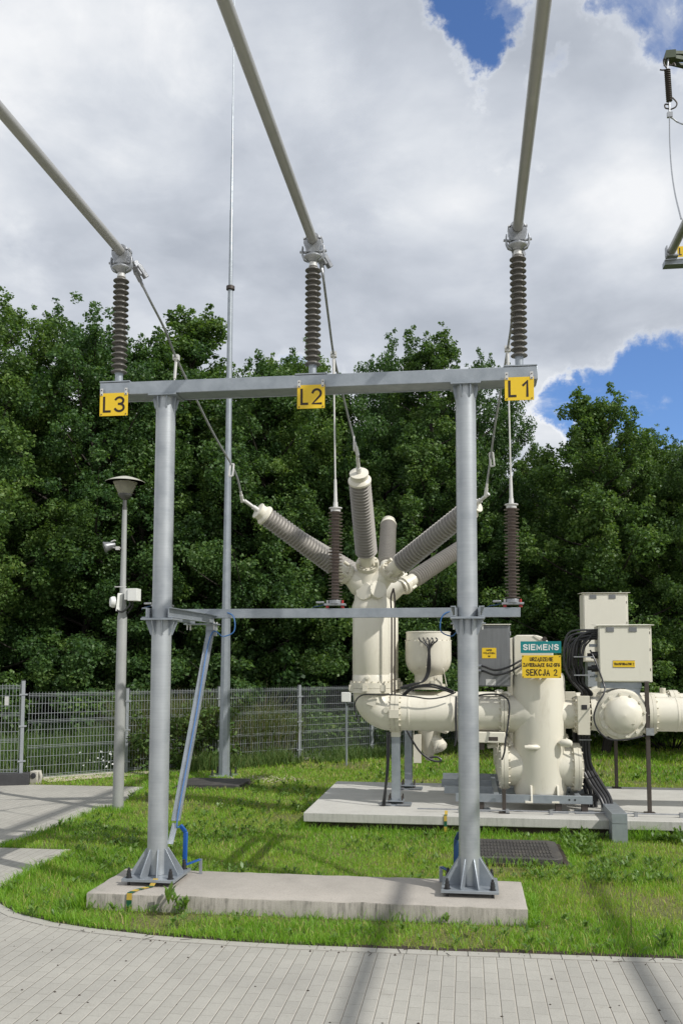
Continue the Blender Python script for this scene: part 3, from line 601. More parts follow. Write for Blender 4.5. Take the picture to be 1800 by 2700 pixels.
def bay(Y, front, label):
    root = thing('switchgear_bay', (0.87, Y, 0.3), label, 'switchgear', 'gas-insulated switchgear bays')
    k = 11.1/11.3
    cx, cr = -1.197, 0.233; pz = 1.327; pr = 0.217
    # riser, elbow, horizontal bus pipe
    mb = MB().lathe([(cr, 0), (cr, 0.09), (cr*0.985, 0.095), (cr*0.985, 0.105), (cr, 0.11), (cr, 0.88), (cr*0.97, 0.90)], (cx, Y, 1.70), seg=56)
    mb.lathe([(0.030, 0), (0.030, 0.022), (0.016, 0.024), (0.016, 0.034)], (cx-0.02, Y-cr, 1.765), (0, -1, 0), 14)
    riser = mb.build('riser', CREAM, root)
    mb = MB(); flange_z(mb, cx, Y, 1.575, 0.268, 0.055, 18); mb.build('riser_flange', CREAMD, riser); mb = MB(); flange_z(mb, cx, Y, 1.634, 0.268, 0.066, 18)
    for an in (-150, -100, -50, 0, 60, 120): mb.box(cx+0.265*math.cos(R(an))-0.03, cx+0.265*math.cos(R(an))+0.03, Y+0.265*math.sin(R(an))-0.03, Y+0.265*math.sin(R(an))+0.03, 1.60, 1.675)
    mb.build('riser_flange', CREAMD, riser)
    bx = -0.93; rb = 0.25; pts = [V((cx, Y, 1.58))]
    for i in range(9):
        an = math.pi + (math.pi/2)*i/8; pts.append(V((cx+0.262+0.262*math.cos(an), Y, pz+0.235+0.235*math.sin(an)*1.0)))
    pts.append(V((bx, Y, pz)))
    elb = MB().tube(pts, 0.222, 44, 2).build('elbow', CREAM, root)
    MB().box(cx-0.10, cx-0.005, Y-0.20, Y-0.10, 1.40, 1.40) if False else None
    if front:
        u = V((0.62, -0.66, -0.42)).normalized()
        MB().cyl(V((-0.985, Y-0.205, 1.375)), V((-0.985, Y-0.235, 1.372)), 0.038, seg=20).build('cover', CREAM, elb)
        nx = V((-0.55, -0.80, 0.24)).normalized(); c = V((cx+0.035, Y-0.232, 1.475)); uu = V((0.90, -0.18, -0.28)).normalized(); vv = V((0.28, 0.1, 0.9)).normalized()
        MB().prism([c-uu*.055-vv*.05, c+uu*.055-vv*.05, c+uu*.055+vv*.05, c-uu*.055+vv*.05], (0, -0.006, 0)).build('data_plate', CREAMD, elb)
    mb = MB(); flange_x(mb, -0.938, Y, pz, 0.243, 0.05, 18); mb.build('pipe_flange', CREAMD, root); mb = MB(); flange_x(mb, -0.884, Y, pz, 0.243, 0.05, 18); mb.box(-0.95, -0.83, Y-0.255, Y-0.2, pz-0.05, pz+0.05)
    mb.build('pipe_flange', CREAMD, root)
    prof = [(pr, 0), (pr, 0.10), (pr*1.02, 0.105), (pr*1.02, 0.125), (pr, 0.13), (pr, 0.62), (pr*1.02, 0.625), (pr*1.02, 0.65), (pr, 0.655), (pr, 1.40)]
    pipe = MB().lathe(prof, (-0.834, Y, pz), (1, 0, 0), 52).build('bus_pipe', CREAM, root)
    for fx_, fr_, ft_ in ((-0.10, 0.245, 0.045), (0.40, 0.25, 0.035), (0.44, 0.25, 0.035)): mb = MB(); flange_x(mb, fx_, Y, pz, fr_, ft_, 18); mb.build('pipe_flange', CREAMD, pipe)
    if front:
        MB().box(-0.12, 0.45, Y-0.19, Y+0.15, 0.985, 1.118).build('drive_housing', CREAM, pipe, bevel=0.012)
        MB().box(0.25, 0.36, Y-0.194, Y-0.189, 1.015, 1.06).build('data_plate', DARKM, pipe)
        MB().box(0.02, 0.20, Y-0.15, Y+0.05, 0.90, 0.98).build('terminal_box', DARKM, pipe, bevel=0.006)
        MB().cyl((0.24, Y, 0.93), (0.36, Y-0.02, 0.95), 0.03, seg=14).build('valve', CREAM, pipe)
    # hub with three branches and bushings
    hub = V((-1.235, Y, 2.90))
    mb = MB().lathe([(cr*0.97, 2.58), (cr*1.0, 2.60), (cr*1.0, 2.66), (0.205, 2.74), (0.20, 2.84), (0.21, 2.95), (0.16, 3.08), (0.02, 3.12)], (-1.205, Y, 0), seg=48)
    if front:
        ends = [(at(768, 1300, Y-0.20), at(592, 1172, 10.25), 0.128), (at(841, 1270, Y-0.28), at(824, 1086, 9.92), 0.137), (at(919, 1296, Y-0.20), at(1093, 1157, 10.20), 0.133)]
    else:
        ends = [(at(836, 1325, Y+0.2), at(672, 1226, Y+0.8), 0.12), (at(887, 1296, Y+0.28), at(892, 1197, Y+1.02), 0.13), (at(950, 1330, Y+0.05), at(1075, 1248, Y+0.75), 0.128)]
    hubo = None
    for b, tp, r in ends:
        ax = (V(tp)-V(b)).normalized(); st = V(b)-ax*0.21; L_ = (st-hub).length
        mb.lathe([(0.185, 0.0), (0.17, L_*0.45), (r*0.86, L_*0.85), (r*0.86, L_)], hub, st-hub, 36)
        mb.lathe([(r*0.86, -0.05), (r*0.86, 0.02)], st, ax, 36)
    hubo = mb.build('bushing_hub', CREAM, root)
    if front:
        for (x, y), nrm in (((836, 1358), V((-0.35, -0.85, 0.12))), ((868, 1354), V((0.45, -0.85, 0.12)))):
            c = at(x, y, Y-0.20); n = nrm.normalized()
            d = MB().lathe([(0.115, -0.16), (0.115, 0.0), (0.108, 0.012), (0.09, 0.014)], c, n, 32); d.bolts(c+n*0.010, n, 0.10, 10, 0.006, 0.009); d.build('cover', CREAM, hubo)
    for b, tp, r in ends: bushing(root, b, tp, r, terminal=front)
    # breaker tank
    tx, tr = 0.865, 0.315
    mb = MB().lathe([(0.16, 0.315), (0.27, 0.325), (tr-0.015, 0.37), (tr, 0.42), (tr, 1.74), (tr*0.985, 1.79), (tr*0.93, 1.825), (tr*0.7, 1.85)], (tx, Y, 0), seg=64)
    mb.lathe([(pr*1.0, 0.0), (pr*1.04, 0.08), (pr*1.22, 0.20), (pr*1.42, 0.32), (pr*1.3, 0.40)], (0.47, Y, pz), (1, 0, 0), 44)
    mb.lathe([(0.20, 0), (0.17, 0.08), (0.17, 0.30)], (tx+0.20, Y, pz), (1, 0, 0), 40)
    tank = mb.build('breaker_tank', CREAM, root)
    mb = MB()
    for sx in (-1, 1): mb.lathe([(0.24, 0), (0.24, 0.40)], (tx, Y, 0.70), (sx, 0, 0), 44)
    mb.build('side_socket', CREAM, tank)
    for sx in (-1, 1):
        mb = MB().lathe([(0.285, 0.385), (0.285, 0.435)], (tx, Y, 0.70), (sx, 0, 0), 48).lathe([(0.285, 0.438), (0.285, 0.47), (0.22, 0.49), (0.1, 0.515), (0.01, 0.52)], (tx, Y, 0.70), (sx, 0, 0), 48)
        mb.bolts((tx+sx*0.47, Y, 0.70), (sx, 0, 0), 0.262, 16, 0.013, 0.022); mb.bolts((tx+sx*0.385, Y, 0.70), (-sx, 0, 0), 0.262, 16, 0.013, 0.022); mb.build('side_cover', CREAMD, tank)
    for fx in (-0.13, 0.18):
        y = Y-math.sqrt(tr**2-fx**2)
        MB().prism([(tx+fx-0.008, y+0.06, 0.315), (tx+fx-0.008, y-0.10, 0.315), (tx+fx-0.008, y-0.10, 0.345), (tx+fx-0.008, y-0.03, 0.50), (tx+fx-0.008, y+0.06, 0.52)], (0.022, 0, 0)).box(tx+fx-0.075, tx+fx+0.01, y-0.11, y+0.06, 0.313, 0.335).build('foot', CREAM, tank, bevel=0.003)
    MB().lathe([(0.012, 0), (0.030, 0.03), (0.032, 0.14), (0.026, 0.15), (0.026, 0.18), (0.02, 0.19)], (tx-0.02, Y-tr+0.01, 0.955), (-0.98, -0.25, 0), 18).lathe([(0.01, 0), (0.045, 0.04), (0.05, 0.12), (0.03, 0.16), (0.0, 0.17)], (tx+0.20, Y-tr*0.82, 1.01), (0.95, -0.35, -0.03), 18).build('lifting_lug', CREAM, tank)
    # drive housing on top with its rounded end plate
    q = [(0.58, 1.80), (0.565, 1.84), (0.565, 2.26), (0.60, 2.29)] + [(0.80+0.235*math.sin(an), 2.055+0.235*math.cos(an)) for an in np.linspace(0.0, math.pi*0.52, 9)] + [(1.10, 1.86), (1.12, 1.80)]
    MB().prism([(x, Y-0.16, z) for x, z in q], (0, 0.40, 0)).build('drive_housing', CREAM, tank, bevel=0.012)
    MB().bar((0.80, Y-0.166, 2.285), (1.02, Y-0.166, 2.14), 0.006, 0.02).build('rib', CREAM, tank)
    MB().lathe([(0.03, 0), (0.03, 0.02)], (0.93, Y-0.17, 2.24), (0, -1, 0), 14).build('hole_plug', DARKM, tank)
    # disconnector
    dx, dz = 1.822, 1.340; mb = MB()
    mb.lathe([(0.165, 0), (0.165, 0.10)], (1.16, Y, pz), (1, 0, 0), 40)
    mb.lathe([(0.20, 0.0), (0.215, 0.2), (0.225, 0.62), (0.21, 0.68)], (1.47, Y, dz), (1, 0, 0), 44)
    mb.lathe([(0.30, -0.30), (0.305, 0.18), (0.285, 0.205)], (dx, Y, dz), (0, -1, 0), 48)
    disc = mb.build('disconnector', CREAM, root)
    for fx_, fz_, fr_, ft_ in ((1.29, pz, 0.22, 0.05), (1.40, pz, 0.205, 0.05), (2.13, dz, 0.245, 0.04), (2.173, dz, 0.245, 0.04)): mb = MB(); flange_x(mb, fx_, Y, fz_, fr_, ft_, 16); mb.build('flange', CREAMD, disc)
    MB().box(1.30, 1.44, Y-0.235, Y-0.17, 1.10, 1.56).build('bridge_plate', CREAMD, disc, bevel=0.004)
    if front: MB().box(1.345, 1.41, Y-0.240, Y-0.234, 1.40, 1.455).build('viewing_window', BLACK, disc)
    mb = MB().lathe([(0.272, 0.19), (0.272, 0.235), (0.225, 0.238), (0.218, 0.25), (0.205, 0.285), (0.165, 0.33), (0.10, 0.362), (0.0, 0.375)], (dx, Y, dz), (0, -1, 0), 52)
    mb.bolts((dx, Y-0.235, dz), (0, -1, 0), 0.249, 12, 0.017, 0.028, 0.13)
    dome = mb.build('domed_cover', CREAM, disc)
    MB().box(dx+0.005, dx+0.115, Y-0.352, Y-0.325, dz-0.10, dz-0.02).build('data_plate', CREAMD, dome, bevel=0.004)
    for an in (-2.4, -0.75, 0.75, 2.4): MB().lathe([(0.06, -0.20), (0.06, 0.14), (0.05, 0.155)], (dx+0.275*math.sin(an), Y, dz+0.275*math.cos(an)), (0, -1, 0), 18).build('boss', CREAM, disc)
    mb = MB().lathe([(0.205, 0), (0.205, 0.24), (0.209, 0.245), (0.209, 0.26), (0.205, 0.265), (0.205, 0.48)], (2.216, Y, dz), (1, 0, 0), 44); mb.lathe([(0.2, 0.0), (0.2, 2.3)], (2.80, Y, dz), (1, 0, 0), 36)
    out = mb.build('outgoing_pipe', CREAM, root)
    mb = MB(); flange_x(mb, 2.695, Y, dz, 0.243, 0.05, 16); mb.build('flange', CREAMD, out); mb = MB(); flange_x(mb, 2.749, Y, dz, 0.243, 0.05, 16); mb.box(2.70, 2.80, Y-0.26, Y-0.2, dz-0.06, dz+0.06); mb.cyl((2.62, Y-0.02, dz+0.19), (2.62, Y-0.02, dz+0.27), 0.04, seg=16); mb.build('flange', CREAMD, out)
    return root
front_bay = bay(Y0, True, 'front cream switchgear bay with its big upright tank, dome cover and fan of three bushings')
rear_bay = bay(Y1, False, 'rear cream switchgear bay standing behind the front one, partly hidden')

# bowl-shaped voltage transformer on the rear pipe
vx = at(983, 1500, Y1).x
t = thing('voltage_transformer', (vx, Y1, 1.55), 'cream bowl-shaped voltage transformer standing on the rear bus pipe', 'transformer')
MB().lathe([(0.195, 1.62), (0.195, 1.765), (0.205, 1.785), (0.235, 1.81), (0.280, 1.855), (0.308, 1.915), (0.322, 1.985), (0.322, 2.245), (0.31, 2.25), (0.31, 2.36), (0.316, 2.362), (0.316, 2.374), (0.29, 2.38), (0.0, 2.39)], (vx, Y1, 0), seg=56).build('bowl', CREAM, t)
mb = MB(); flange_z(mb, vx, Y1, 1.575, 0.235, 0.05, 16); mb.bolts((vx, Y1, 2.25), (0, 0, 1), 0.318, 22, 0.009, 0.012)
for an in (-2.0, -1.2, -0.6): mb.box(vx+0.20*math.cos(an)-0.03, vx+0.20*math.cos(an)+0.03, Y1+0.20*math.sin(an)-0.03, Y1+0.20*math.sin(an)+0.03, 1.60, 1.70)
mb.build('foot_flange', CREAMD, t)
MB().prism([(vx+0.06, Y1-0.2, 1.625), (vx+0.2, Y1-0.16, 1.625), (vx+0.2, Y1-0.16, 1.74), (vx+0.14, Y1-0.18, 1.76)], (0, 0.02, 0)).build('lug', CREAM, t)
for an in (-2.05, -1.6): MB().lathe([(0.022, 0), (0.022, 0.02), (0.012, 0.022), (0.012, 0.03)], (vx+0.285*math.cos(an), Y1+0.285*math.sin(an), 1.875), (math.cos(an), math.sin(an), -0.3), 12).build('plug', CREAMD, t)
MB().tube([(vx+0.21, Y1-0.235, 1.87), (vx+0.22, Y1-0.24, 1.83), (vx+0.24, Y1-0.2, 1.72), (vx+0.26, Y1-0.2, 1.62)], 0.007, 6).build('gauge_line', CREAMD, t)
for k in range(5):
    x0 = vx-0.115+0.058*k
    MB().tube([(x0, Y1-0.319, 2.285), (x0+0.02, Y1-0.35, 2.25), (vx+0.01+0.008*k, Y1-0.352, 2.15), (vx+0.005+0.009*k, Y1-0.352, 1.95), (vx-0.01+0.009*k, Y1-0.33, 1.80), (vx-0.07+0.006*k, Y1-0.36, 1.69), (vx-0.21, Y1-0.42, 1.635+0.006*k), (vx-0.36, Y1-0.48, 1.61)], 0.010, 7).build('cable', BLACK, t)
# earthing switch hanging under the rear pipe
ex = at(985, 1700, Y1).x
t = thing('earthing_switch', (ex, Y1, 1.1), 'cream bulbous earthing switch hanging beneath the bus pipe above the grass', 'switch')
MB().lathe([(0.20, 1.12), (0.20, 1.05), (0.165, 1.03), (0.15, 0.92), (0.125, 0.82), (0.12, 0.76), (0.09, 0.70), (0.06, 0.66), (0.055, 0.60), (0.02, 0.585)], (ex, Y1, 0), seg=36).build('housing', CREAM, t)
MB().lathe([(0.06, 0), (0.075, 0.06), (0.085, 0.12), (0.09, 0.20), (0.06, 0.235), (0.0, 0.25)], (ex+0.06, Y1-0.06, 0.93), (0.55, -0.35, -0.7), 24).lathe([(0.095, 0.0), (0.10, 0.01), (0.10, 0.03), (0.09, 0.04)], (ex+0.12, Y1-0.10, 0.80), (0.75, -0.45, -0.35), 24).lathe([(0.05, 0), (0.05, 0.18), (0.03, 0.2)], (ex+0.1, Y1-0.1, 1.05), (0.75, -0.5, -0.15), 18).build('drive', CREAM, t)
MB().box(ex-0.21, ex-0.205, Y1-0.18, Y1-0.05, 0.56, 1.06).box(ex-0.205, ex-0.10, Y1-0.18, Y1-0.172, 0.57, 0.96).build('bracket', CREAM, t, bevel=0.003)
MB().tube([(ex-0.33, Y1-0.3, 1.10), (ex-0.25, Y1-0.32, 0.95), (ex-0.12, Y1-0.27, 0.74), (ex+0.02, Y1-0.24, 0.63), (ex+0.13, Y1-0.22, 0.60), (ex+0.17, Y1-0.2, 0.625), (ex+0.10, Y1-0.2, 0.66), (ex-0.02, Y1-0.22, 0.64)], 0.014, 8).build('cable', BLACK, t)

# support legs under the pipe flange
for (lx, ly, lab) in ((at(909, 1750, Y0).x, Y0, 'galvanised support leg with a broad foot plate under the front pipe flange'), (at(936, 1750, Y1-0.2).x, Y1-0.05, 'galvanised support leg standing behind the front one')):
    t = thing('support_stand', (lx, ly, 0.2), lab, 'support', 'support legs under the bus pipes')
    mb = MB().box(lx-0.052, lx+0.052, ly-0.06, ly-0.052, 0.262, 1.03).box(lx-0.052, lx+0.052, ly+0.052, ly+0.06, 0.262, 1.03).box(lx-0.004, lx+0.004, ly-0.052, ly+0.052, 0.262, 1.03); mb.build('leg', GALV, t, bevel=0.002)
    MB().box(lx-0.056, lx+0.056, ly-0.066, ly+0.066, 1.032, 1.105).build('head', CREAM, t, bevel=0.003)
    b = MB().box(lx-0.19, lx+0.19, ly-0.13, ly+0.13, 0.202, 0.216).box(lx-0.10, lx+0.10, ly-0.10, ly+0.10, 0.248, 0.262).build('foot_plate', GALV, t, bevel=0.002)
    for sx in (-1, 1):
        for sy in (-1, 1):
            MB().lathe([(0.012, 0.0), (0.012, 0.03), (0.02, 0.031), (0.02, 0.05), (0.011, 0.052), (0.008, 0.11), (0.003, 0.115)], (lx+sx*0.08, ly+sy*0.08, 0.21), seg=10).build('anchor_bolt', DARKM, b)
    MB().box(lx-0.21, lx-0.05, ly-0.15, ly-0.11, 0.217, 0.23).box(lx+0.02, lx+0.2, ly-0.15, ly-0.12, 0.217, 0.228).build('earth_clip', ALUD, b)
# steel skid under the tank
t = thing('steel_skid', (0.85, Y0, 0.2), 'low galvanised channel skid under the big cream tank', 'base frame')
fa, fb = at(1105, 1828, 10.74), at(1360, 1850, 10.74); zc0, zc1 = fb.z+0.012, at(1200, 1826, 10.74).z
for y, xa in ((10.74, -0.15), (11.36, -0.3), (11.95, -0.35), (12.6, -0.35)):
    mb = MB(); channel_x(mb, xa, fb.x, y, zc0, zc1, 0.05, 0.006); mb.build('rail', GALV, t, bevel=0.0015)
    for x in (0.02, 0.085, 1.17, 1.235): MB().cyl((x, y-0.002, (zc0+zc1)/2), (x, y+0.003, (zc0+zc1)/2), 0.012, seg=12).build('hole', BLACK, t)
for x in (0.30, 1.25): MB().box(x, x+0.06, 10.81, 12.55, zc0+0.005, zc1-0.002).build('cross_member', GALV, t, bevel=0.002)
for x in (0.15, 1.05, 1.35): MB().box(x-0.11, x+0.11, 10.72, 10.92, 0.202, 0.216).build('packing_plate', GALV, t, bevel=0.002); MB().box(x-0.035, x+0.035, 10.76, 10.86, 0.217, zc0-0.001).build('shim', DARKM, t)
mb = MB().cyl((-0.6, 10.63, 0.235), (3.2, 10.63, 0.235), 0.008, seg=8)
for x in (-0.1, 0.45, 0.95, 1.9, 2.4): mb.box(x-0.02, x+0.02, 10.61, 10.65, 0.2, 0.255)
tag(mb.build('earth_rod', ALUD, loc=(0.8, 10.63, 0.2)), 'thin earth conductor running along the front of the foundation slab', 'conductor')

# grey operating cabinet
a, b = at(1076, 1436, 10.95), at(1172, 1577, 10.95)
t = thing('operating_cabinet', ((a.x+b.x)/2, 10.95, b.z), 'grey brushed steel cabinet between the right column and the signs', 'cabinet')
MB().box(a.x, b.x, 10.95, 11.30, b.z, a.z).build('body', GREYCAB, t, bevel=0.004)
MB().box(a.x+0.012, b.x-0.014, 10.942, 10.949, b.z+0.012, a.z-0.03).build('door', GREYCAB, t, bevel=0.003)
MB().prism([(a.x-0.01, 10.92, a.z+0.002), (b.x+0.012, 10.92, a.z+0.002), (b.x+0.012, 10.92, a.z+0.012), (a.x-0.01, 10.92, a.z+0.012)], (0, 0.40, 0.012)).build('roof', BEIGE, t, bevel=0.002)
for z in (0.28, 0.62): MB().cyl((b.x-0.001, 10.955, b.z+z), (b.x-0.001, 10.955, b.z+z+0.05), 0.011, seg=10).build('hinge', ALUD, t)
l0, l1 = at(1106, 1488, 10.94), at(1139, 1512, 10.94)
lb = MB().box(l0.x, l1.x, 10.9385, 10.9415, l1.z, l0.z).build('label_plate', YEL, t)
mb = MB(); mx_ = (l0.x+l1.x)/2; hz = l0.z-l1.z
for s_, f, w in (('NAPĘD', 0.78, 0.40), ('WYŁĄCZNIKA', 0.50, 0.84), ('Q0', 0.20, 0.16)): text(mb, s_, (mx_, 10.9385, l1.z+hz*f), w*(l1.x-l0.x), hz*0.17, 0.17)
mb.build('lettering', INK, lb, smooth=False)
l0, l1 = at(1115, 1560, 10.94), at(1138, 1576, 10.94); MB().box(l0.x, l1.x, 10.9385, 10.9415, l1.z+0.01, l0.z).build('data_plate', ALUW, t)
for dz in (0, 0.05):
    p = at(1098, 1530+dz*220, 10.92)
    MB().tube([p+V((-0.06, 0.02, 0)), p+V((0.05, 0, 0)), at(1135, 1539+dz*220, 10.80), at(1165, 1533+dz*230, 10.78), at(1196, 1517+dz*240, 10.85), at(1215, 1512+dz*240, 11.0)], 0.013, 9).build('cable', BLACK, t)
    MB().cyl(p+V((-0.03, 0.02, 0)), p+V((0.035, 0.0, 0)), 0.022, seg=12).build('gland', ALUD, t)
MB().box(a.x+0.06, a.x+0.11, 10.92, 10.94, b.z+0.02, b.z+0.30).build('conduit', GREYCAB, t, bevel=0.004)

# signs on the tank
Ys = 10.66
for nm, (x0, y0, x1, y1), m, lab in (('maker_sign', (1194.5, 1473, 1288, 1500), TEAL, 'teal sign with a white company name fixed to the cream tank'), ('warning_sign', (1197.5, 1505, 1288, 1557.5), YEL, 'yellow Polish gas warning sign ending in SEKCJA 2 below the teal sign')):
    a, b = at(x0, y0, Ys), at(x1, y1, Ys)
    t = thing(nm, ((a.x+b.x)/2, Ys, b.z), lab, 'sign')
    MB().box(a.x, b.x, Ys, Ys+0.004, b.z, a.z).build('plate', m, t, bevel=0.001)
    mb = MB(); w = b.x-a.x; h = a.z-b.z; cx = (a.x+b.x)/2
    if m is TEAL: text(mb, 'SIEMENS', (cx, Ys, b.z+h*0.5), w*0.88, h*0.52, 0.20, 0.34)
    else:
        text(mb, 'URZĄDZENIE', (cx, Ys, b.z+h*0.825), w*0.60, h*0.175, 0.175, 0.32); text(mb, 'ZAWIERAJĄCE GAZ-SF6', (cx, Ys, b.z+h*0.575), w*0.94, h*0.17, 0.175, 0.38); text(mb, 'SEKCJA 2', (cx, Ys, b.z+h*0.245), w*0.80, h*0.29, 0.16, 0.36)
    mb.build('lettering', WHITE if m is TEAL else INK, t, smooth=False)
    if m is YEL:
        for sx in (a.x+0.012, b.x-0.012):
            for sz in (b.z+0.012, a.z-0.012): MB().lathe([(0.007, 0), (0.007, 0.004)], (sx, Ys, sz), (0, -1, 0), 8).build('screw', DARKM, t)
    MB().box(a.x+0.04, a.x+0.07, Ys+0.005, Ys+0.14, (a.z+b.z)/2-0.015, (a.z+b.z)/2+0.015).box(b.x-0.07, b.x-0.04, Ys+0.005, Ys+0.14, (a.z+b.z)/2-0.015, (a.z+b.z)/2+0.015).build('bracket', GALV, t)

# control cabinets on the disconnectors
def control_cabinet(x0, y0, x1, y1, Yf, depth, label, plate=False):
    a, b = at(x0, y0, Yf), at(x1, y1, Yf)
    t = thing('control_cabinet', ((a.x+b.x)/2, Yf, b.z), label, 'cabinet', 'beige control cabinets')
    MB().box(a.x, b.x, Yf, Yf+depth, b.z, a.z).build('body', BEIGE, t, bevel=0.005)
    MB().box(a.x+0.012, b.x-0.028, Yf-0.011, Yf-0.001, b.z+0.012, a.z-0.018).build('door', BEIGE, t, bevel=0.003)
    MB().prism([(a.x-0.025, Yf-0.03, a.z+0.001), (b.x+0.03, Yf-0.03, a.z+0.001), (b.x+0.03, Yf-0.03, a.z+0.008), (a.x-0.025, Yf-0.03, a.z+0.008)], (0, depth+0.06, 0.02)).build('roof', BEIGE, t, bevel=0.002)
    for f in (0.22, 0.65):
        hx = a.x+(b.x-a.x)*f
        MB().box(hx-0.045, hx+0.045, Yf-0.019, Yf-0.012, a.z-0.075, a.z-0.02).build('hinge', GREYCAB, t, bevel=0.002)
    for f in (0.2, 0.55, 0.85): MB().box(b.x-0.024, b.x-0.016, Yf-0.006, Yf-0.0005, b.z+(a.z-b.z)*f, b.z+(a.z-b.z)*f+0.03).build('latch', DARKM, t)
    if plate:
        l0, l1 = at(1406.5, 1517, Yf-0.014), at(1457, 1533, Yf-0.014); y = Yf-0.0155
        lb = MB().box(l0.x, l1.x, y, y+0.003, l1.z, l0.z).build('label_plate', YEL, t)
        mb = MB(); text(mb, 'TRANSFORMATOR 2', ((l0.x+l1.x)/2, y, (l0.z+l1.z)/2), (l1.x-l0.x)*0.92, (l0.z-l1.z)*0.36, 0.17); mb.build('lettering', INK, lb, smooth=False)
        for zz in (l1.z, l0.z-0.004): MB().box(l0.x, l1.x, y-0.001, y-0.0002, zz, zz+0.004).build('border', DARKM, lb)
    return t, a, b
cabA, ca, cb = control_cabinet(1372.5, 1437, 1497.5, 1567, 10.90, 0.34, 'beige control cabinet with a small yellow label, lower and nearer of the two', True)
cabB, ra, rb_ = control_cabinet(1338, 1363, 1444, 1520, 12.45, 0.40, 'plain beige control cabinet standing higher and behind the labelled one')
MB().box(ra.x+0.05, rb_.x-0.05, 12.5, 12.8, 1.62, rb_.z-0.002).build('stand', GALV, cabB, bevel=0.003)
MB().box(ca.x+0.02, cb.x-0.12, 10.93, 11.22, cb.z-0.075, cb.z-0.003).build('tray', GALV, cabA, bevel=0.003)
pz_ = cb.z-0.075
MB().prism([(ca.x+0.30, 10.94, pz_), (cb.x-0.13, 10.94, pz_), (cb.x-0.16, 10.94, pz_-0.15), (ca.x+0.40, 10.94, pz_-0.17), (ca.x+0.36, 10.94, pz_-0.06)], (0, 0.008, 0)).build('support_plate', GALV, cabA)
for dz in (0.16, 0.32):
    MB().cyl((ca.x-0.001, 11.0, cb.z+dz), (ca.x-0.075, 11.0, cb.z+dz), 0.042, seg=16).cyl((ca.x-0.075, 11.0, cb.z+dz), (ca.x-0.12, 11.0, cb.z+dz), 0.025, seg=14).build('connector', BLACK, cabA)
for dz in (0.05, 0.42): MB().box(ca.x-0.085, ca.x-0.001, 11.05, 11.09, cb.z+dz, cb.z+dz+0.035).build('bracket', GALV, cabA)
# bundle of control cables looping out of the cabinet
t = thing('cable_bundle', (1.40, 11.0, 1.55), 'thick bundle of black control cables looping out of the labelled cabinet', 'cables')
for k in range(16):
    u = k/15; s = random.uniform(-0.02, 0.02); yy = 10.93+0.20*((k*7) % 16)/15
    top = ca.z-0.05-0.11*((k*5) % 16)/15
    x_l = at(1292+46*u, 1500, 11.0).x
    MB().tube([(ca.x-0.002, yy, top), (ca.x-0.06, yy, top+0.0), (x_l+0.10, yy, top-0.02+s), (x_l+0.02, yy, top-0.13+s), (x_l+s*0.6, yy, top-0.35), (x_l+0.03+s, yy+0.02, 1.86), (x_l*0.6+1.42*0.4+s, yy+0.02, 1.72), (1.36+0.13*u, yy+0.03, 1.60), (1.36+0.13*u, yy+0.04, 1.555)], random.uniform(0.010, 0.014), 7).build('cable', BLACK, t)
for z, x in ((2.02, 1.40), (1.80, 1.40)): MB().box(x-0.13, x+0.10, 10.905, 11.16, z, z+0.012).build('cable_tie', ALUD, t)
MB().tube([(ca.x-0.09, 10.96, cb.z+0.38), (ca.x-0.03, 10.9, cb.z+0.22), at(1385, 1570, 10.86), at(1387, 1590, 10.8), at(1370, 1620, 10.75), at(1363, 1650, 10.75), at(1375, 1680, 10.74), at(1400, 1698, 10.74), at(1440, 1698, 10.74), at(1478, 1690, 10.8)], 0.010, 8).build('loose_cable', BLACK, t)
# black cables falling from the tank side to the duct box
t = thing('power_cables', (1.45, 11.0, 0.2), 'fat black cables running down beside the tank into the grey duct box', 'cables')
for k in range(4):
    MB().tube([(1.345+0.035*k, 11.1, 1.12), (1.345+0.035*k, 11.1, 0.86), (1.36+0.04*k, 11.08, 0.70), (1.44+0.045*k, 10.98, 0.52), (1.53+0.04*k, 10.86, 0.38), (1.575+0.03*k, 10.80, 0.26), (1.58+0.03*k, 10.78, 0.20)], 0.020, 9).build('cable', BLACK, t)
for k in range(3): MB().tube([(1.30+0.05*k, 11.25, 1.12), (1.31+0.05*k, 11.25, 0.70), (1.42+0.05*k, 11.25, 0.42), (1.44+0.05*k, 11.25, 0.20)], 0.024, 9).build('cable', BLACK, t)
MB().box(1.36, 1.56, 11.16, 11.22, 0.28, 0.36).build('clamp', BLACK, t)
MB().box(1.335, 1.48, 11.06, 11.14, 1.02, 1.03).build('cable_tie', ALUD, t)
# grey duct box stepping over the slab edge
f0, f1 = at(1404, 1869, 10.14), at(1439.5, 1869, 10.14); b0 = at(1376, 1841, 10.95); b1_ = at(1402, 1841, 10.95)
t = thing('cable_duct', ((f0.x+f1.x)/2, 10.14, 0), 'grey galvanised cable duct box stepping over the foundation edge into the grass', 'cable duct')
MB().box(f0.x, f1.x, 10.14, 10.36, -0.03, 0.2).build('front', GALV, t)
dd = MB(); zt = b0.z
dd.add([(f0.x, 10.14, f0.z), (f1.x, 10.14, f1.z), (f1.x, 10.95, zt), (f0.x, 10.95, zt), (f0.x, 10.372, 0.203), (f1.x, 10.372, 0.203), (f1.x, 10.95, 0.203), (f0.x, 10.95, 0.203), (f0.x, 10.14, 0.203), (f1.x, 10.14, 0.203)],
       [(0, 1, 2, 3), (0, 3, 7, 8), (1, 9, 6, 2), (2, 6, 7, 3), (8, 7, 6, 9), (0, 8, 9, 1)]); dd.build('cover', GALV, t, bevel=0.002)

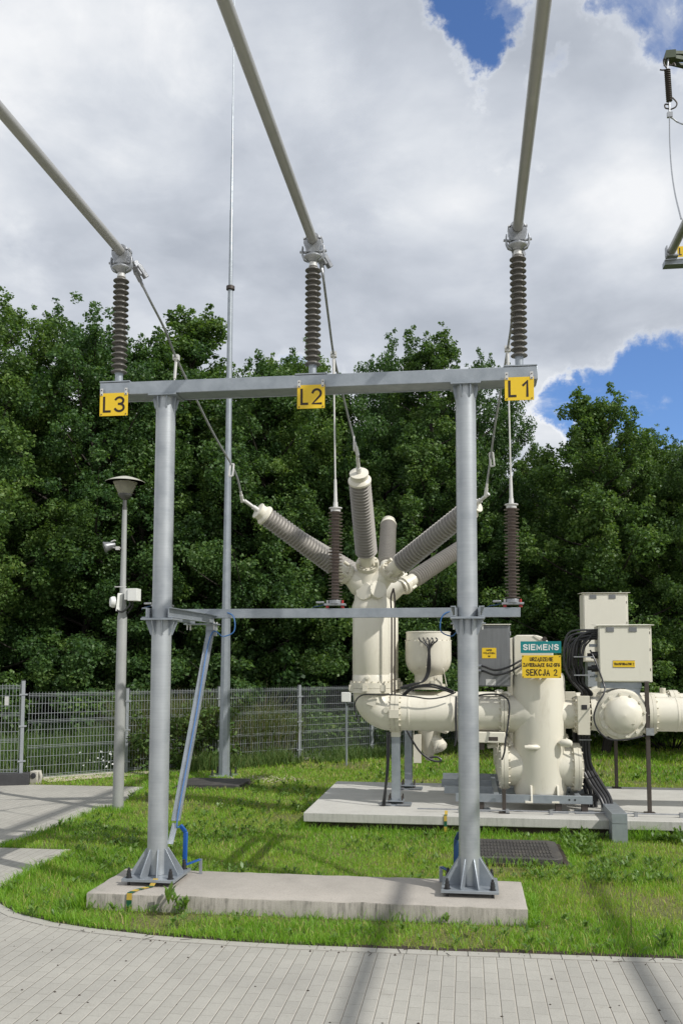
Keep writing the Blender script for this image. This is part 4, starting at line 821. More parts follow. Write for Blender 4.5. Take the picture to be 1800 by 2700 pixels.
# thin dark posts, conduits and small boxes around the switchgear
for (x, yb, yt, Y, lab) in ((1415, 1810, 1640, 12.92, 'thin dark support post below the domed disconnector'), (1491, 1868, 1566, 10.885, 'thin dark post rising in front of the outgoing pipe'), (1157, 1858, 1700, 10.66, 'short dark bar standing in front of the steel skid')):
    p = at(x, yb, Y); q = at(x, yt, Y)
    if x == 1157: q.z = at(1157, 1812, Y).z
    t = thing('support_post', (p.x, Y, 0.2), lab, 'post')
    MB().box(p.x-0.022, p.x+0.022, Y-0.022, Y+0.022, 0.2, q.z).build('post', DARKM, t, bevel=0.002)
    MB().box(p.x-0.06, p.x+0.06, Y-0.05, Y+0.05, 0.202, 0.212).build('foot', DARKM, t)
p = at(1491, 1681, 10.86); MB().box(p.x-0.045, p.x+0.045, 10.835, 10.862, p.z-0.04, p.z+0.045).build('junction_plate', ALUD, bpy.data.objects['support_post.001'])
# vertical black cables on the riser
t = thing('riser_cables', (-0.95, Y0-0.24, 1.5), 'pair of brown-black cables clipped down the right side of the upright riser', 'cables')
for x in (899, 906):
    MB().tube([at(903, 1352, Y0-0.20), at(x-2 if x < 902 else x, 1375, Y0-0.27), at(x, 1420, Y0-0.27), at(x, 1520, Y0-0.27), at(x, 1585, Y0-0.27), at(x+1, 1597, Y0-0.25)], 0.011, 7).build('cable', DARKM, t)
MB().tube([at(824, 1660, Y0-0.24), at(814, 1620, Y0-0.25), at(830, 1597, Y0-0.27), at(870, 1596, Y0-0.27), at(905, 1596, Y0-0.27), at(950, 1600, Y0-0.27), at(985, 1605, Y0-0.27), at(1020, 1600, Y0-0.26), at(1046, 1590, Y0-0.24)], 0.009, 7).build('cable', BLACK, t)
MB().tube([at(1080, 1602, Y0-0.22), at(1115, 1595, Y0-0.24), at(1150, 1597, Y0-0.27), at(1168, 1615, Y0-0.30), at(1166, 1660, Y0-0.33), at(1160, 1700, Y0-0.35), at(1158, 1725, Y0-0.35), at(1152, 1745, Y0-0.33)], 0.011, 7).build('cable', BLACK, t)
for dx in (0, 5): MB().tube([at(889+dx, 1682, Y0-0.22), at(888+dx*0.7, 1760, Y0-0.22), at(884+dx*0.4, 1810, Y0-0.2), at(878+dx, 1850, Y0-0.15)], 0.012, 7).build('cable', BLACK, t)
for dx in (0, 5): MB().tube([at(920+dx, 1600, Y1-0.35), at(945+dx, 1580, Y1-0.4), at(985, 1572+dx, Y1-0.42), at(1015, 1578+dx, Y1-0.42), at(1042, 1588+dx, Y1-0.45)], 0.015, 7).build('cable', BLACK, t)
MB().tube([at(1047, 1600, Y0-0.22), at(1046, 1640, Y0-0.26), at(1047, 1690, Y0-0.26), at(1044, 1712, Y0-0.26), at(1048, 1690, Y0-0.2)], 0.014, 7).build('cable', BLACK, t)
p = at(795, 1601, 16.6)
t = thing('meter_box', (p.x, 16.6, 0), 'small pale grey box on a thin pole by the fence, left of the elbow', 'box')
MB().box(p.x-0.085, p.x+0.085, 16.55, 16.63, p.z-0.09, p.z+0.09).build('box', WHITE, t, bevel=0.006)
MB().cyl((p.x, 16.65, 0), (p.x, 16.65, p.z+0.05), 0.02, seg=8).build('pole', GALV, t)

# yellow and green earthing strips
def strip(pts, label, w=0.042):
    t = thing('earthing_strip', pts[0], label, 'earthing strip', 'yellow and green earthing strips')
    pts = [V(p) for p in pts]; k = 0
    for a, b in zip(pts[:-1], pts[1:]):
        n = max(1, round((b-a).length/0.055))
        for i in range(n):
            p, q = a+(b-a)*(i/n), a+(b-a)*((i+1)/n); e = V((w/2, 0, 0)); d = (q-p).normalized(); nn = V((1, 0, 0)).cross(d)*0.004
            if nn.y > 0 or nn.z < 0: nn = -nn
            MB().prism([p-e, p+e, q+e, q-e], nn).build('yellow_band' if k % 2 == 0 else 'green_band', YELD if k % 2 == 0 else GREEN, t, smooth=False); k += 1
sx = gz(288, 2090*1.0, 0.0).x
p = gz(289, 2060, 0.13)
strip([(p.x-0.005, 6.918, -0.02), (p.x-0.002, 6.918, 0.136), (p.x+0.02, 7.02, 0.137), (p.x+0.10, 7.14, 0.140), (p.x+0.125, 7.165, 0.195)], 'yellow and green earthing strip folded over the edge of the long plinth')
p = gz(1023, 1870, 0.2)
strip([(p.x, 10.364, 0.02), (p.x, 10.364, 0.206), (p.x+0.005, 10.42, 0.207), (p.x+0.008, 10.44, 0.25)], 'small yellow and green earthing strip on the front of the foundation slab', 0.034)

# ---------------------------------------------------------------- droppers (now that the bushing tips are known)
def tipdir(b, tp): return (V(tp)-V(b)).normalized()
B = [(at(768, 1300, Y0-0.20), at(592, 1172, 10.25)), (at(841, 1270, Y0-0.28), at(824, 1086, 9.92)), (at(919, 1296, Y0-0.20), at(1093, 1157, 10.20))]
T_ = [tp + tipdir(b, tp)*0.15 for b, tp in B]; A_ = [tipdir(b, tp) for b, tp in B]
YC = SY
c3 = [at(315, 630, PY+0.14), at(345, 690, 7.7), at(378, 755, 8.1), at(405, 822, YC), at(450, 915, 9.1), at(490, 995, 9.5), at(531, 1066, 9.85), at(546, 1100, 9.98), at(553, 1130, 10.08), at(556, 1148, 10.16), T_[0]]
c2 = [at(738, 606, PY+0.12), at(744, 650, 7.55), at(755, 735, 8.1), at(766, 815, YC), at(782, 885, 9.1), at(800, 960, 9.5), at(812, 1006, 9.66), at(820, 1040, 9.72), T_[1]]
c1 = [at(1181, 580, PY+0.10), at(1178, 650, 7.6), at(1174, 740, 8.2), at(1165, 802, YC), at(1148, 905, 9.3), at(1134, 990, 9.7), at(1127, 1045, 9.9), at(1119, 1100, 10.05), at(1115, 1135, 10.1), T_[2]]
LAB = ['long dropper cable from the L3 tube sloping across to the left bushing', 'dropper cable from the L2 tube down to the middle bushing', 'dropper cable from the L1 tube passing behind the right column to the right bushing']
FR = [(at(533, 1066, 9.85), at(530, 1095, 9.82)), (at(813, 1004, 9.66), at(813, 1030, 9.66)), (at(1127, 1040, 9.9), at(1130, 1066, 9.92))]
ends3 = []
for i, (pts, fr) in enumerate(zip((c3, c2, c1), FR)):
    t = dropper(i, pts, fr, LAB[i])
    mb = MB(); e = A_[i]
    lug(mb, T_[i]+e*0.02, -e); lug(mb, pts[-2], (V(pts[-3])-V(pts[-2]))); mb.tube([T_[i], (T_[i]+pts[-2])/2, pts[-2]], 0.017, 8); mb.build('lug', ALUW, t)
    MB().bar(V(pts[0])+V((-0.02, -0.04, 0.10)), V(pts[0])+V((0.035, 0.02, 0.0)), 0.07, 0.055).bar(V(pts[0])+V((0.02, -0.03, 0.075)), V(pts[0])+V((0.075, 0.04, -0.02)), 0.045, 0.045).bar(V((INX[i], PY+0.03, FZ+0.10)), V(pts[0])+V((-0.01, -0.03, 0.09)), 0.06, 0.03).build('cable_clamp', ALUD, t, bevel=0.006)
    mb = MB(); lug(mb, pts[0], V(pts[1])-V(pts[0])); mb.bar(V(pts[0])-V((0.06*0, 0.06, -0.05)), pts[0], 0.05, 0.02); mb.build('lug', ALUD, t)
    # clamp bar joining the arrester rod
    c = V(pts[3]); sx_ = SAX[i]
    mb = MB().box(c.x-0.03, c.x+0.03, c.y-0.025, c.y+0.025, c.z-0.025, c.z+0.03); mb.bolts(c+V((0, -0.025, 0.0)), (0, -1, 0), 0.018, 2, 0.008, 0.014); mb.build('t_clamp', ALUW, t)
    r = thing('arrester_rod', (sx_, SY, 3.56), f'straight bright rod from the {LBL[i]} dropper down to the surge arrester', 'rod', 'rods feeding the surge arresters')
    a = c + V((0, 0, -0.02)); b_ = V((sx_, SY, 3.55))
    d = (b_-a).normalized()
    MB().cyl(a, b_, 0.0085, seg=10).build('rod', ALUW, r)
    MB().cyl(a, a+d*0.20, 0.015, seg=10).build('sleeve', ALUW, r); MB().cyl(b_-d*0.24, b_, 0.014, 0.019, seg=10).build('sleeve', ALUW, r)
# ---------------------------------------------------------------- lamp post and what is mounted on it
LX, LY = -4.565, 11.33
t = thing('lamp_post', (LX, LY, 0), 'slim grey lamp post with a flat disc shade standing at the turf edge', 'lamp post')
MB().lathe([(0.072, -0.05), (0.070, 1.0), (0.064, 2.55), (0.052, 2.60), (0.050, 2.84), (0.040, 2.88), (0.031, 3.98), (0.030, 4.0)], (LX, LY, 0), seg=32).build('pole', POLEP, t)
MB().lathe([(0.034, 4.0), (0.034, 4.03), (0.026, 4.035), (0.026, 4.13), (0.05, 4.15), (0.085, 4.185), (0.092, 4.20), (0.092, 4.215), (0.02, 4.217)], (LX, LY, 0), seg=28).build('lamp_neck', LAMPD, t)
head = MB().lathe([(0.262, 4.372), (0.264, 4.377), (0.20, 4.408), (0.12, 4.436), (0.06, 4.452), (0.0, 4.456), (0.0, 4.446), (0.06, 4.442), (0.12, 4.426), (0.20, 4.398), (0.262, 4.372)], (LX, LY, 0), seg=48).build('lamp_shade', SHADE, t)
gm, nt, b = base_mat('lamp_glass'); b.inputs['Base Color'].default_value = (0.62, 0.60, 0.50, 1); b.inputs['Roughness'].default_value = 0.25; b.inputs['Transmission Weight'].default_value = 0.65; b.inputs['IOR'].default_value = 1.2
MB().lathe([(0.09, 4.216), (0.175, 4.398), (0.170, 4.398), (0.087, 4.216)], (LX, LY, 0), seg=40).build('diffuser', gm, t)
MB().lathe([(0.045, 4.218), (0.045, 4.29), (0.03, 4.295), (0.028, 4.36), (0.0, 4.37)], (LX, LY, 0), seg=18).build('lamp_holder', WHITE, t)
p = at(260, 1254, LY)
t = thing('floodlight', (p.x, LY-0.05, p.z), 'small grey floodlight on a bracket pointing left from the lamp post', 'floodlight')
dd = V((-0.85, -0.45, -0.30)).normalized()
MB().lathe([(0.028, 0.0), (0.04, 0.03), (0.06, 0.09), (0.07, 0.13), (0.074, 0.135), (0.074, 0.148), (0.066, 0.15)], p - dd*0.05 + V((0, -0.05, 0)), dd, 24).build('head', GREYCAB, t)
MB().lathe([(0.064, 0.0), (0.02, 0.004), (0, 0.005)], p + dd*0.102 + V((0, -0.05, 0)), dd, 20).build('lens', GREYCAB, t)
MB().bar(p+V((0.02, -0.05, -0.03)), (LX-0.02, LY-0.08, p.z-0.04), 0.025, 0.012).bar(p+V((0.0, -0.05, 0.05)), p+V((0.05, -0.05, 0.07)), 0.05, 0.012).box(LX-0.075, LX-0.03, LY-0.10, LY-0.06, p.z-0.065, p.z-0.02).build('bracket', ALUW, t)
a, b = at(287, 1352, LY-0.14), at(318, 1380, LY-0.14)
t = thing('junction_box', ((a.x+b.x)/2, LY-0.14, b.z), 'pale grey electrical box strapped to the right side of the lamp post', 'box')
MB().box(a.x, a.x+0.05, LY-0.15, LY+0.02, b.z+0.015, a.z).build('mount', WHITE, t, bevel=0.004)
MB().box(a.x+0.052, b.x-0.01, LY-0.17, LY-0.02, b.z, a.z).build('box', WHITE, t, bevel=0.004)
MB().tube([(a.x+0.06, LY-0.10, b.z), (a.x+0.06, LY-0.11, b.z-0.06), (a.x-0.03, LY-0.12, b.z-0.14), (a.x-0.11, LY-0.11, b.z-0.12), (a.x-0.13, LY-0.1, b.z-0.05)], 0.014, 8).tube([(a.x+0.09, LY-0.1, b.z), (a.x+0.09, LY-0.08, b.z-0.06), (a.x+0.02, LY-0.06, b.z-0.16)], 0.010, 8).build('cable', BLACK, t)
MB().bar((LX-0.08, LY-0.085, a.z+0.03), (LX+0.08, LY-0.085, a.z+0.03), 0.012, 0.012).build('strap', ALUW, t)
p = at(266, 1383, LY-0.12)
t = thing('alarm_siren', (p.x, LY-0.1, p.z-0.1), 'small white rounded siren housing on the left side of the lamp post', 'siren')
MB().lathe([(0.075, 0), (0.075, 0.03), (0.06, 0.055), (0.0, 0.065)], (p.x-0.015, LY-0.12, p.z), (-0.8, -0.6, 0), 24).build('dome', WHITE, t)
MB().prism([(p.x+0.005, LY-0.13, p.z-0.12), (p.x+0.045, LY-0.10, p.z-0.12), (p.x+0.06, LY-0.10, p.z+0.12), (p.x+0.03, LY-0.13, p.z+0.12)], (0.02, 0.03, 0)).build('back_plate', WHITE, t, bevel=0.004)

# ---------------------------------------------------------------- lightning mast
mx_, my_ = -4.115, 14.85
t = thing('lightning_mast', (mx_, my_, 0), 'very tall thin galvanised lightning mast standing on the grass by the fence', 'mast')
poly = lambda r0, r1, z0, z1: MB().lathe([(r0, z0), (r1, z1)], (mx_, my_, 0), seg=8)
poly(0.098, 0.056, 0.02, 5.6).build('shaft', GALV, t, ang=20)
MB().lathe([(0.054, 5.6), (0.045, 8.56), (0.04, 8.565)], (mx_, my_, 0), seg=16).build('shaft', GALV, t)
MB().lathe([(0.045, 8.53), (0.075, 8.54), (0.075, 8.60), (0.045, 8.61)], (mx_, my_, 0), seg=24).build('collar', DARKM, t)
MB().lathe([(0.036, 8.62), (0.031, 10.0), (0.026, 10.02), (0.023, 11.0), (0.018, 11.02), (0.015, 12.0), (0.011, 12.02), (0.008, 15.0)], (mx_, my_, 0), seg=14).build('rod', GALV, t)
b = MB().box(mx_-0.21, mx_+0.19, my_-0.2, my_+0.2, -0.02, 0.025).build('base_plate', GALV, t, bevel=0.003)
for sx in (-1, 1):
    for sy in (-1, 1): MB().cyl((mx_+sx*0.16, my_+sy*0.16, 0.02), (mx_+sx*0.16, my_+sy*0.16, 0.14), 0.022, 0.012, seg=10).build('anchor_bolt', BLACK, b)

# ---------------------------------------------------------------- mesh fence
FA = V((-7.02, 13.98, 0)); FD = V((0.733, 0.680, 0)).normalized()
def on_line(x):      # where the sight line of an image column meets the fence line
    d = ray(x, 1500); d = V((d.x, d.y, 0)); c = FA; den = d.x*FD.y-d.y*FD.x
    s = (c.y*d.x - c.x*d.y)/(d.y*FD.x - d.x*FD.y); return s
posts = [on_line(x) for x in (295, 505, 688, 853)]
sp = (posts[-1]-posts[0])/3
stations = [on_line(63)] + posts + [posts[-1]+sp*k for k in range(1, 9)]
FH = 1.43
fence_lab = ['front corner panel', 'panel']
def panel(p, q, z0, hgt, label, group='mesh fence panels'):
    p, q = V(p), V(q); d = (q-p); L_ = d.length; d.normalize(); nrm = V((-d.y, d.x, 0)); mb = MB(); zb = V((0, 0, z0))
    n = int(L_/0.052); off = (L_-n*0.052)/2
    def vbar(s, za, zb_, y=0): mb.bar(p+d*s+nrm*y+V((0, 0, za)), p+d*s+nrm*y+V((0, 0, zb_)), 0.0055, 0.0055, up=nrm)
    folds = [0.03, hgt*0.36, hgt*0.655, hgt-0.055]
    segs = []
    for k in range(n+1):
        s = off+k*0.052; prev = z0
        vbar(s, z0, z0+hgt)
    hz = [f*hgt for f in (0.14, 0.25, 0.46, 0.56, 0.75, 0.865)]
    for z in hz: mb.bar(p+V((0, 0, z0+z)), q+V((0, 0, z0+z)), 0.006, 0.006)
    for z in folds:
        for dz, y in ((0, 0), (0.024, -0.03), (0.048, 0)): mb.bar(p+nrm*y+V((0, 0, z0+z+dz-0.024)), q+nrm*y+V((0, 0, z0+z+dz-0.024)), 0.006, 0.006)
    o = mb.build('mesh_fence', WIRE, loc=tuple((p+q)/2+zb), smooth=False); return tag(o, label, 'fence', group)
def post(c, hgt, label, z0=0.0):
    c = V(c); t = thing('fence_post', (c.x, c.y, z0), label, 'fence post', 'fence posts')
    mb = MB(); u, w = FD*0.026, V((-FD.y, FD.x, 0))*0.026
    mb.prism([c-u-w+V((0, 0, z0)), c+u-w+V((0, 0, z0)), c+u+w+V((0, 0, z0)), c-u+w+V((0, 0, z0))], (0, 0, hgt)); mb.build('post', WIRE, t)
    MB().prism([c-u*1.15-w*1.15+V((0, 0, z0+hgt)), c+u*1.15-w*1.15+V((0, 0, z0+hgt)), c+u*1.15+w*1.15+V((0, 0, z0+hgt)), c-u*1.15+w*1.15+V((0, 0, z0+hgt))], (0, 0, 0.012)).build('cap', BLACK, t)
    for z in (0.2, 0.75, 1.25): MB().bar(c-u*2.4-w*1.2+V((0, 0, z0+z)), c+u*2.4-w*1.2+V((0, 0, z0+z)), 0.012, 0.025).build('clip', WIRE, t)
where_p = ['left of the lamp post, next to the dark plinth', 'between the lamp post and the lightning mast', 'just right of the lightning mast', 'left of the upright riser', 'behind the elbow of the switchgear', 'behind the bowl-shaped transformer', 'behind the big tank', 'behind the control cabinets']
where_s = ['at the fence corner', 'just behind the lamp post', 'between the sloping channel and the lightning mast', 'standing clear in the open stretch right of the mast', 'just left of the support legs', 'behind the bowl-shaped transformer', 'behind the grey cabinet', 'behind the big tank', 'behind the control cabinets', 'behind the outgoing pipe']
for i in range(9):
    a, b = stations[i], stations[i+1]
    far = 'far ' if i >= 8 else ''
    panel(FA+FD*(a+0.04), FA+FD*(b-0.04), 0.03, FH-0.02, f'{far}galvanised wire mesh fence panel ' + (where_p[i] if i < 8 else 'behind the outgoing pipe at the right edge'))
for i in range(1, 10): post(FA+FD*stations[i], FH+0.045, 'galvanised fence post ' + where_s[i])
CORN = gz(50, 1781, 0.0); CORN = V((-7.03, 13.42, 0))
post(CORN, 1.47, 'tall galvanised fence post standing on the dark plinth at the corner', 0.17)
LD = V((-0.93, -0.36, 0)).normalized()
panel(CORN+LD*0.04, CORN+LD*2.5, 0.19, 1.40, 'wire mesh fence panel at the left edge standing on the dark plinth')
c = CORN+LD*0.16; 
p = at(14, 1610, 13.2); tag(MB().box(p.x-0.03, p.x+0.035, 13.22, 13.226, p.z-0.07, p.z+0.07).build('notice_plate', ALUW, loc=(p.x, 13.22, p.z-0.07), bevel=0.001), 'small blank pale plate on the left fence panel', 'plate')
mb = MB(); nn = V((LD.y, -LD.x, 0)); a_ = CORN-LD*0.10-V((0, 0.0, 0))
q0, q1 = CORN-LD*0.14, CORN+LD*2.7; w = V((LD.y, -LD.x, 0))*0.10
mb.prism([q0-w+V((0, 0, -0.02)), q1-w+V((0, 0, -0.02)), q1+w+V((0, 0, -0.02)), q0+w+V((0, 0, -0.02))], (0, 0, 0.205))
tag(mb.build('fence_plinth', PLINTH, loc=tuple(CORN), bevel=0.006), 'dark grey plinth block under the left fence panel', 'plinth')
# pale kerb boards under the fence
for i in range(0, 7):
    a, b = FA+FD*(max(0.05, stations[i])+0.03), FA+FD*(stations[i+1]-0.03); w = V((-FD.y, FD.x, 0))*0.03
    if i in (1, 2): continue
    mb = MB().prism([a-w+V((0, 0, -0.05)), b-w+V((0, 0, -0.05)), b+w+V((0, 0, -0.05)), a+w+V((0, 0, -0.05))], (0, 0, 0.09))
    tag(mb.build('fence_kerb', KERB, loc=tuple((a+b)/2), bevel=0.006), 'pale concrete kerb board under the fence panel ' + where_p[i], 'kerb', 'kerb boards under the fence')
t = thing('concrete_block', (-6.86, 13.62, 0), 'broken pale concrete block with a round hole beside the dark plinth', 'block')
MB().box(-6.93, -6.80, 13.52, 13.68, -0.02, 0.20).build('block', KERB, t, bevel=0.012)
MB().lathe([(0.045, 0), (0.04, 0.01), (0.0, 0.011)], (-6.865, 13.52, 0.13), (0, -1, 0), 18).build('hole', PLINTH, t)
MB().tube([(-6.79, 13.56, 0.0), (-6.76, 13.57, 0.10), (-6.79, 13.58, 0.19)], 0.025, 10).build('rim', KERB, t)

# ---------------------------------------------------------------- manhole covers
GRIP = mat('cast_composite', (0.07, 0.066, 0.062), (0.045, 0.042, 0.04), 0.6, 0.1, 6, 0.3, 60, dirt=(0.13, 0.115, 0.095), dscale=2.5)
def cover(c, w, d, label, ribs=True):
    t = thing('manhole_cover', (c[0], c[1], 0), label, 'manhole cover')
    r = 0.10; poly = []
    for (sx, sy, a0) in ((1, 1, 0), (-1, 1, 90), (-1, -1, 180), (1, -1, 270)):
        for k in range(5):
            an = R(a0+22.5*k); poly.append((c[0]+sx*(w/2-r)+r*math.cos(an), c[1]+sy*(d/2-r)+r*math.sin(an)))
    MB().prism([(x, y, -0.05) for x, y in poly], (0, 0, 0.118)).build('lid', GRIP, t, bevel=0.006)
    mb = MB()
    if ribs:
        nx, ny = int((w-0.14)/0.034), 5
        for i in range(nx):
            for j in range(ny):
                x = c[0]-w/2+0.09+i*0.034; y0 = c[1]-d/2+0.07+j*(d-0.14)/ny
                mb.box(x, x+0.016, y0, y0+(d-0.14)/ny-0.03, 0.0665, 0.076)
        mb.build('tread', GRIP, t, bevel=0.0)
    fr = MB()
    for x0, x1, y0, y1 in ((-w/2-0.05, w/2+0.05, -d/2-0.06, -d/2-0.005), (-w/2-0.05, w/2+0.05, d/2+0.005, d/2+0.06), (-w/2-0.06, -w/2-0.005, -d/2, d/2), (w/2+0.005, w/2+0.06, -d/2, d/2)):
        fr.box(c[0]+x0, c[0]+x1, c[1]+y0, c[1]+y1, -0.05, 0.022)
    fr.build('frame', SOILM, t)
cover((0.42, 9.36), 0.98, 0.90, 'black ribbed rectangular manhole cover in the grass right of the right column')
q = gz(470, 1806, 0.03)
cover((q.x+0.08, q.y+0.3), 1.0, 0.75, 'dark worn manhole cover in the grass below the lightning mast', False)

# ---------------------------------------------------------------- pylon arm with string insulator, and the far bus tube with its sign
PYY = 24.0
a = at(1538, 122, PYY)
t = thing('pylon_crossarm', tuple(a), 'tip of a dark green lattice pylon arm at the upper right edge', 'pylon')
mb = MB(); e = V((3.9, 0.9, 0.25))
for p, q in (((0, 0, 0), e), ((0, 0, -0.10), e+V((0, 0, -0.9))), ((0, 0.25, 0), e+V((0, 0.4, 0))), ((0, 0.25, -0.10), e+V((0, 0.4, -0.9)))): mb.bar(a+V(p), a+V(q), 0.09, 0.09)
for k in range(6):
    f, g = k/6, (k+1)/6
    mb.bar(a+e*f, a+V((0, 0, -0.10))+(e+V((0, 0, -0.8)))*g, 0.05, 0.05); mb.bar(a+V((0, 0.25, 0))+(e+V((0, 0.15, 0)))*f, a+e*g, 0.05, 0.05); mb.bar(a+V((0, 0.0, -0.1))+(e+V((0, 0, -0.8)))*f, a+e*f, 0.05, 0.05)
mb.box(a.x-0.12, a.x+0.14, a.y-0.06, a.y+0.30, a.z-0.16, a.z+0.06); mb.build('lattice', PYLG, t, smooth=False)
mb = MB(); tw = V((a.x+4.4, a.y+1.0, 0)); HT = a.z+3.5
leg = lambda sx, sy, z: tw+V((sx*(1.5-1.0*z/HT), sy*(1.5-1.0*z/HT), z))
for sx in (-1, 1):
    for sy in (-1, 1): mb.bar(leg(sx, sy, 0), leg(sx, sy, HT), 0.12, 0.12)
for k in range(12):
    z0_, z1_ = HT*k/12, HT*(k+1)/12
    for c0, c1 in (((-1, -1), (1, -1)), ((1, -1), (1, 1)), ((1, 1), (-1, 1)), ((-1, 1), (-1, -1))): mb.bar(leg(*c0, z0_), leg(*c1, z1_), 0.06, 0.06); mb.bar(leg(*c1, z0_), leg(*c0, z1_), 0.06, 0.06)
mb.build('tower', PYLG, t, smooth=False)
s0, s1 = at(1531, 160, PYY), at(1536, 234, PYY)
t = thing('string_insulator', tuple(s0), 'dark rod insulator with arcing horns hanging from the pylon arm', 'insulator')
dv = (s1-s0); prof = [(0.03, 0)]
for k in range(16): z = dv.length*k/16; prof += [(0.05, z+0.005), (0.085, z+0.02), (0.085, z+0.03), (0.05, z+0.05)]
MB().lathe(prof+[(0.03, dv.length)], s0, dv, 16).build('sheds', DARKM, t)
hb = at(1536, 268, PYY); MB().tube([a+V((-0.05, 0, -0.1)), s0, ], 0.025, 8, 1).build('hanger', ALUD, t); mb = MB().tube([s1, hb], 0.025, 8, 1)
mb.box(hb.x-0.06, hb.x+0.08, hb.y-0.04, hb.y+0.04, hb.z-0.02, hb.z+0.12); mb.build('fittings', ALUD, t)
mb = MB()
mb.tube([at(1531, 158, PYY), at(1524, 148, PYY), at(1523, 136, PYY), at(1531, 140, PYY)], 0.02, 6).tube([at(1531, 145, PYY), at(1540, 150, PYY), at(1546, 145, PYY), at(1550, 152, PYY)], 0.02, 6).tube([at(1530, 160, PYY), at(1520, 161, PYY), at(1514, 160, PYY)], 0.02, 6)
mb.tube([at(1536, 240, PYY), at(1526, 240, PYY), at(1527, 248, PYY), at(1535, 250, PYY)], 0.02, 6).tube([at(1537, 252, PYY), at(1550, 246, PYY), at(1553, 236, PYY), at(1543, 224, PYY)], 0.02, 6); mb.build('arcing_horn', DARKM, t)
TY = 17.3; te = at(1541, 577, TY)
tag(MB().tube([hb, at(1537, 330, PYY-1), at(1541, 390, PYY-3), at(1549, 445, PYY-5), at(1563, 503, TY-0.9)], 0.016, 6).build('line_conductor', ALUD, loc=tuple(hb)), 'thin wire sagging from the pylon insulator to the far bus tube', 'wire')
tag(MB().tube([hb, at(1545, 273, PYY), at(1556, 281, PYY), at(1575, 286, PYY), at(1640, 290, PYY+4)], 0.02, 6).build('line_conductor', ALUD, loc=tuple(hb)), 'short wire leaving the pylon insulator towards the right edge', 'wire')
t = thing('far_bus_tube', tuple(te), 'grey bus tube end of the far bay at the right edge of the picture', 'bus tube')
MB().cyl((te.x, 4.0, te.z), (te.x, TY, te.z), 0.082, seg=24).build('tube', ALU, t)
MB().box(te.x-0.10, te.x+0.12, TY-0.05, TY+0.10, te.z-0.11, te.z-0.08).box(te.x-0.105, te.x-0.085, TY-0.05, TY+0.10, te.z-0.08, te.z+0.10).build('end_clamp', ALUD, t)
p0, p1 = at(1554, 566, TY+0.05), at(1580, 589, TY+0.05)
t = thing('phase_sign', ((p0.x+p1.x)/2, TY+0.05, p1.z), 'small yellow far sign showing the letter L cut by the right edge', 'sign')
MB().box(p0.x, p1.x, TY+0.05, TY+0.055, p1.z, p0.z).build('plate', YEL, t)
mb = MB(); text(mb, 'L', (p0.x+(p1.x-p0.x)*0.27, TY+0.05, (p0.z+p1.z)/2), (p1.x-p0.x)*0.25, (p0.z-p1.z)*0.72, 0.15); mb.build('lettering', INK, t, smooth=False)
t = thing('far_portal', (te.x+1.6, TY+0.2, 0), 'end of the far crossbeam under the far bus tube at the right edge', 'portal frame')
MB().box(te.x-0.11, te.x+7.2, TY+0.10, TY+0.32, te.z-0.22, te.z-0.1115).build('crossbeam', GALV, t, bevel=0.006)
for dx in (1.6, 6.0): MB().cyl((te.x+dx, TY+0.21, 0), (te.x+dx, TY+0.21, te.z-0.2205), 0.15, 0.11, seg=24).build('column', TUBE, t)

# ---------------------------------------------------------------- trees
def leaf_cloud(cent, rad, nleaf, size, rg, outward=None):
    """many small folded leaves scattered in clumps; returns vertices, faces, tint"""
    n = len(cent); per = rg.multinomial(nleaf, rad**2/np.sum(rad**2)); idx = np.repeat(np.arange(n), per); N = len(idx)
    d = rg.normal(size=(N, 3)); d /= np.linalg.norm(d, axis=1)[:, None]
    rr = rg.random(N)**0.42
    pos = cent[idx] + d*(rad[idx]*rr)[:, None]*np.array([1, 1, 0.80])
    nrm = d*0.35 + rg.normal(size=(N, 3))*0.75 + np.array([0, 0, 0.55]); nrm /= np.linalg.norm(nrm, axis=1)[:, None]
    t = np.cross(nrm, rg.normal(size=(N, 3))); t /= np.linalg.norm(t, axis=1)[:, None]; bt = np.cross(nrm, t)
    s = size*(0.65+0.7*rg.random(N)); L_ = t*(s*0.62)[:, None]; W_ = bt*(s*0.42)[:, None]
    v = np.stack([pos-L_, pos-L_*0.1+W_+nrm*(s*0.12)[:, None], pos+L_, pos-L_*0.1-W_+nrm*(s*0.12)[:, None]], 1).reshape(-1, 3)
    f = np.arange(N*4); clump = rg.random(n)
    tint = np.clip(0.38*clump[idx] + 0.62*rg.random(N)**1.25, 0, 1); return v, f, np.full(N, 4), np.repeat(tint, 4)
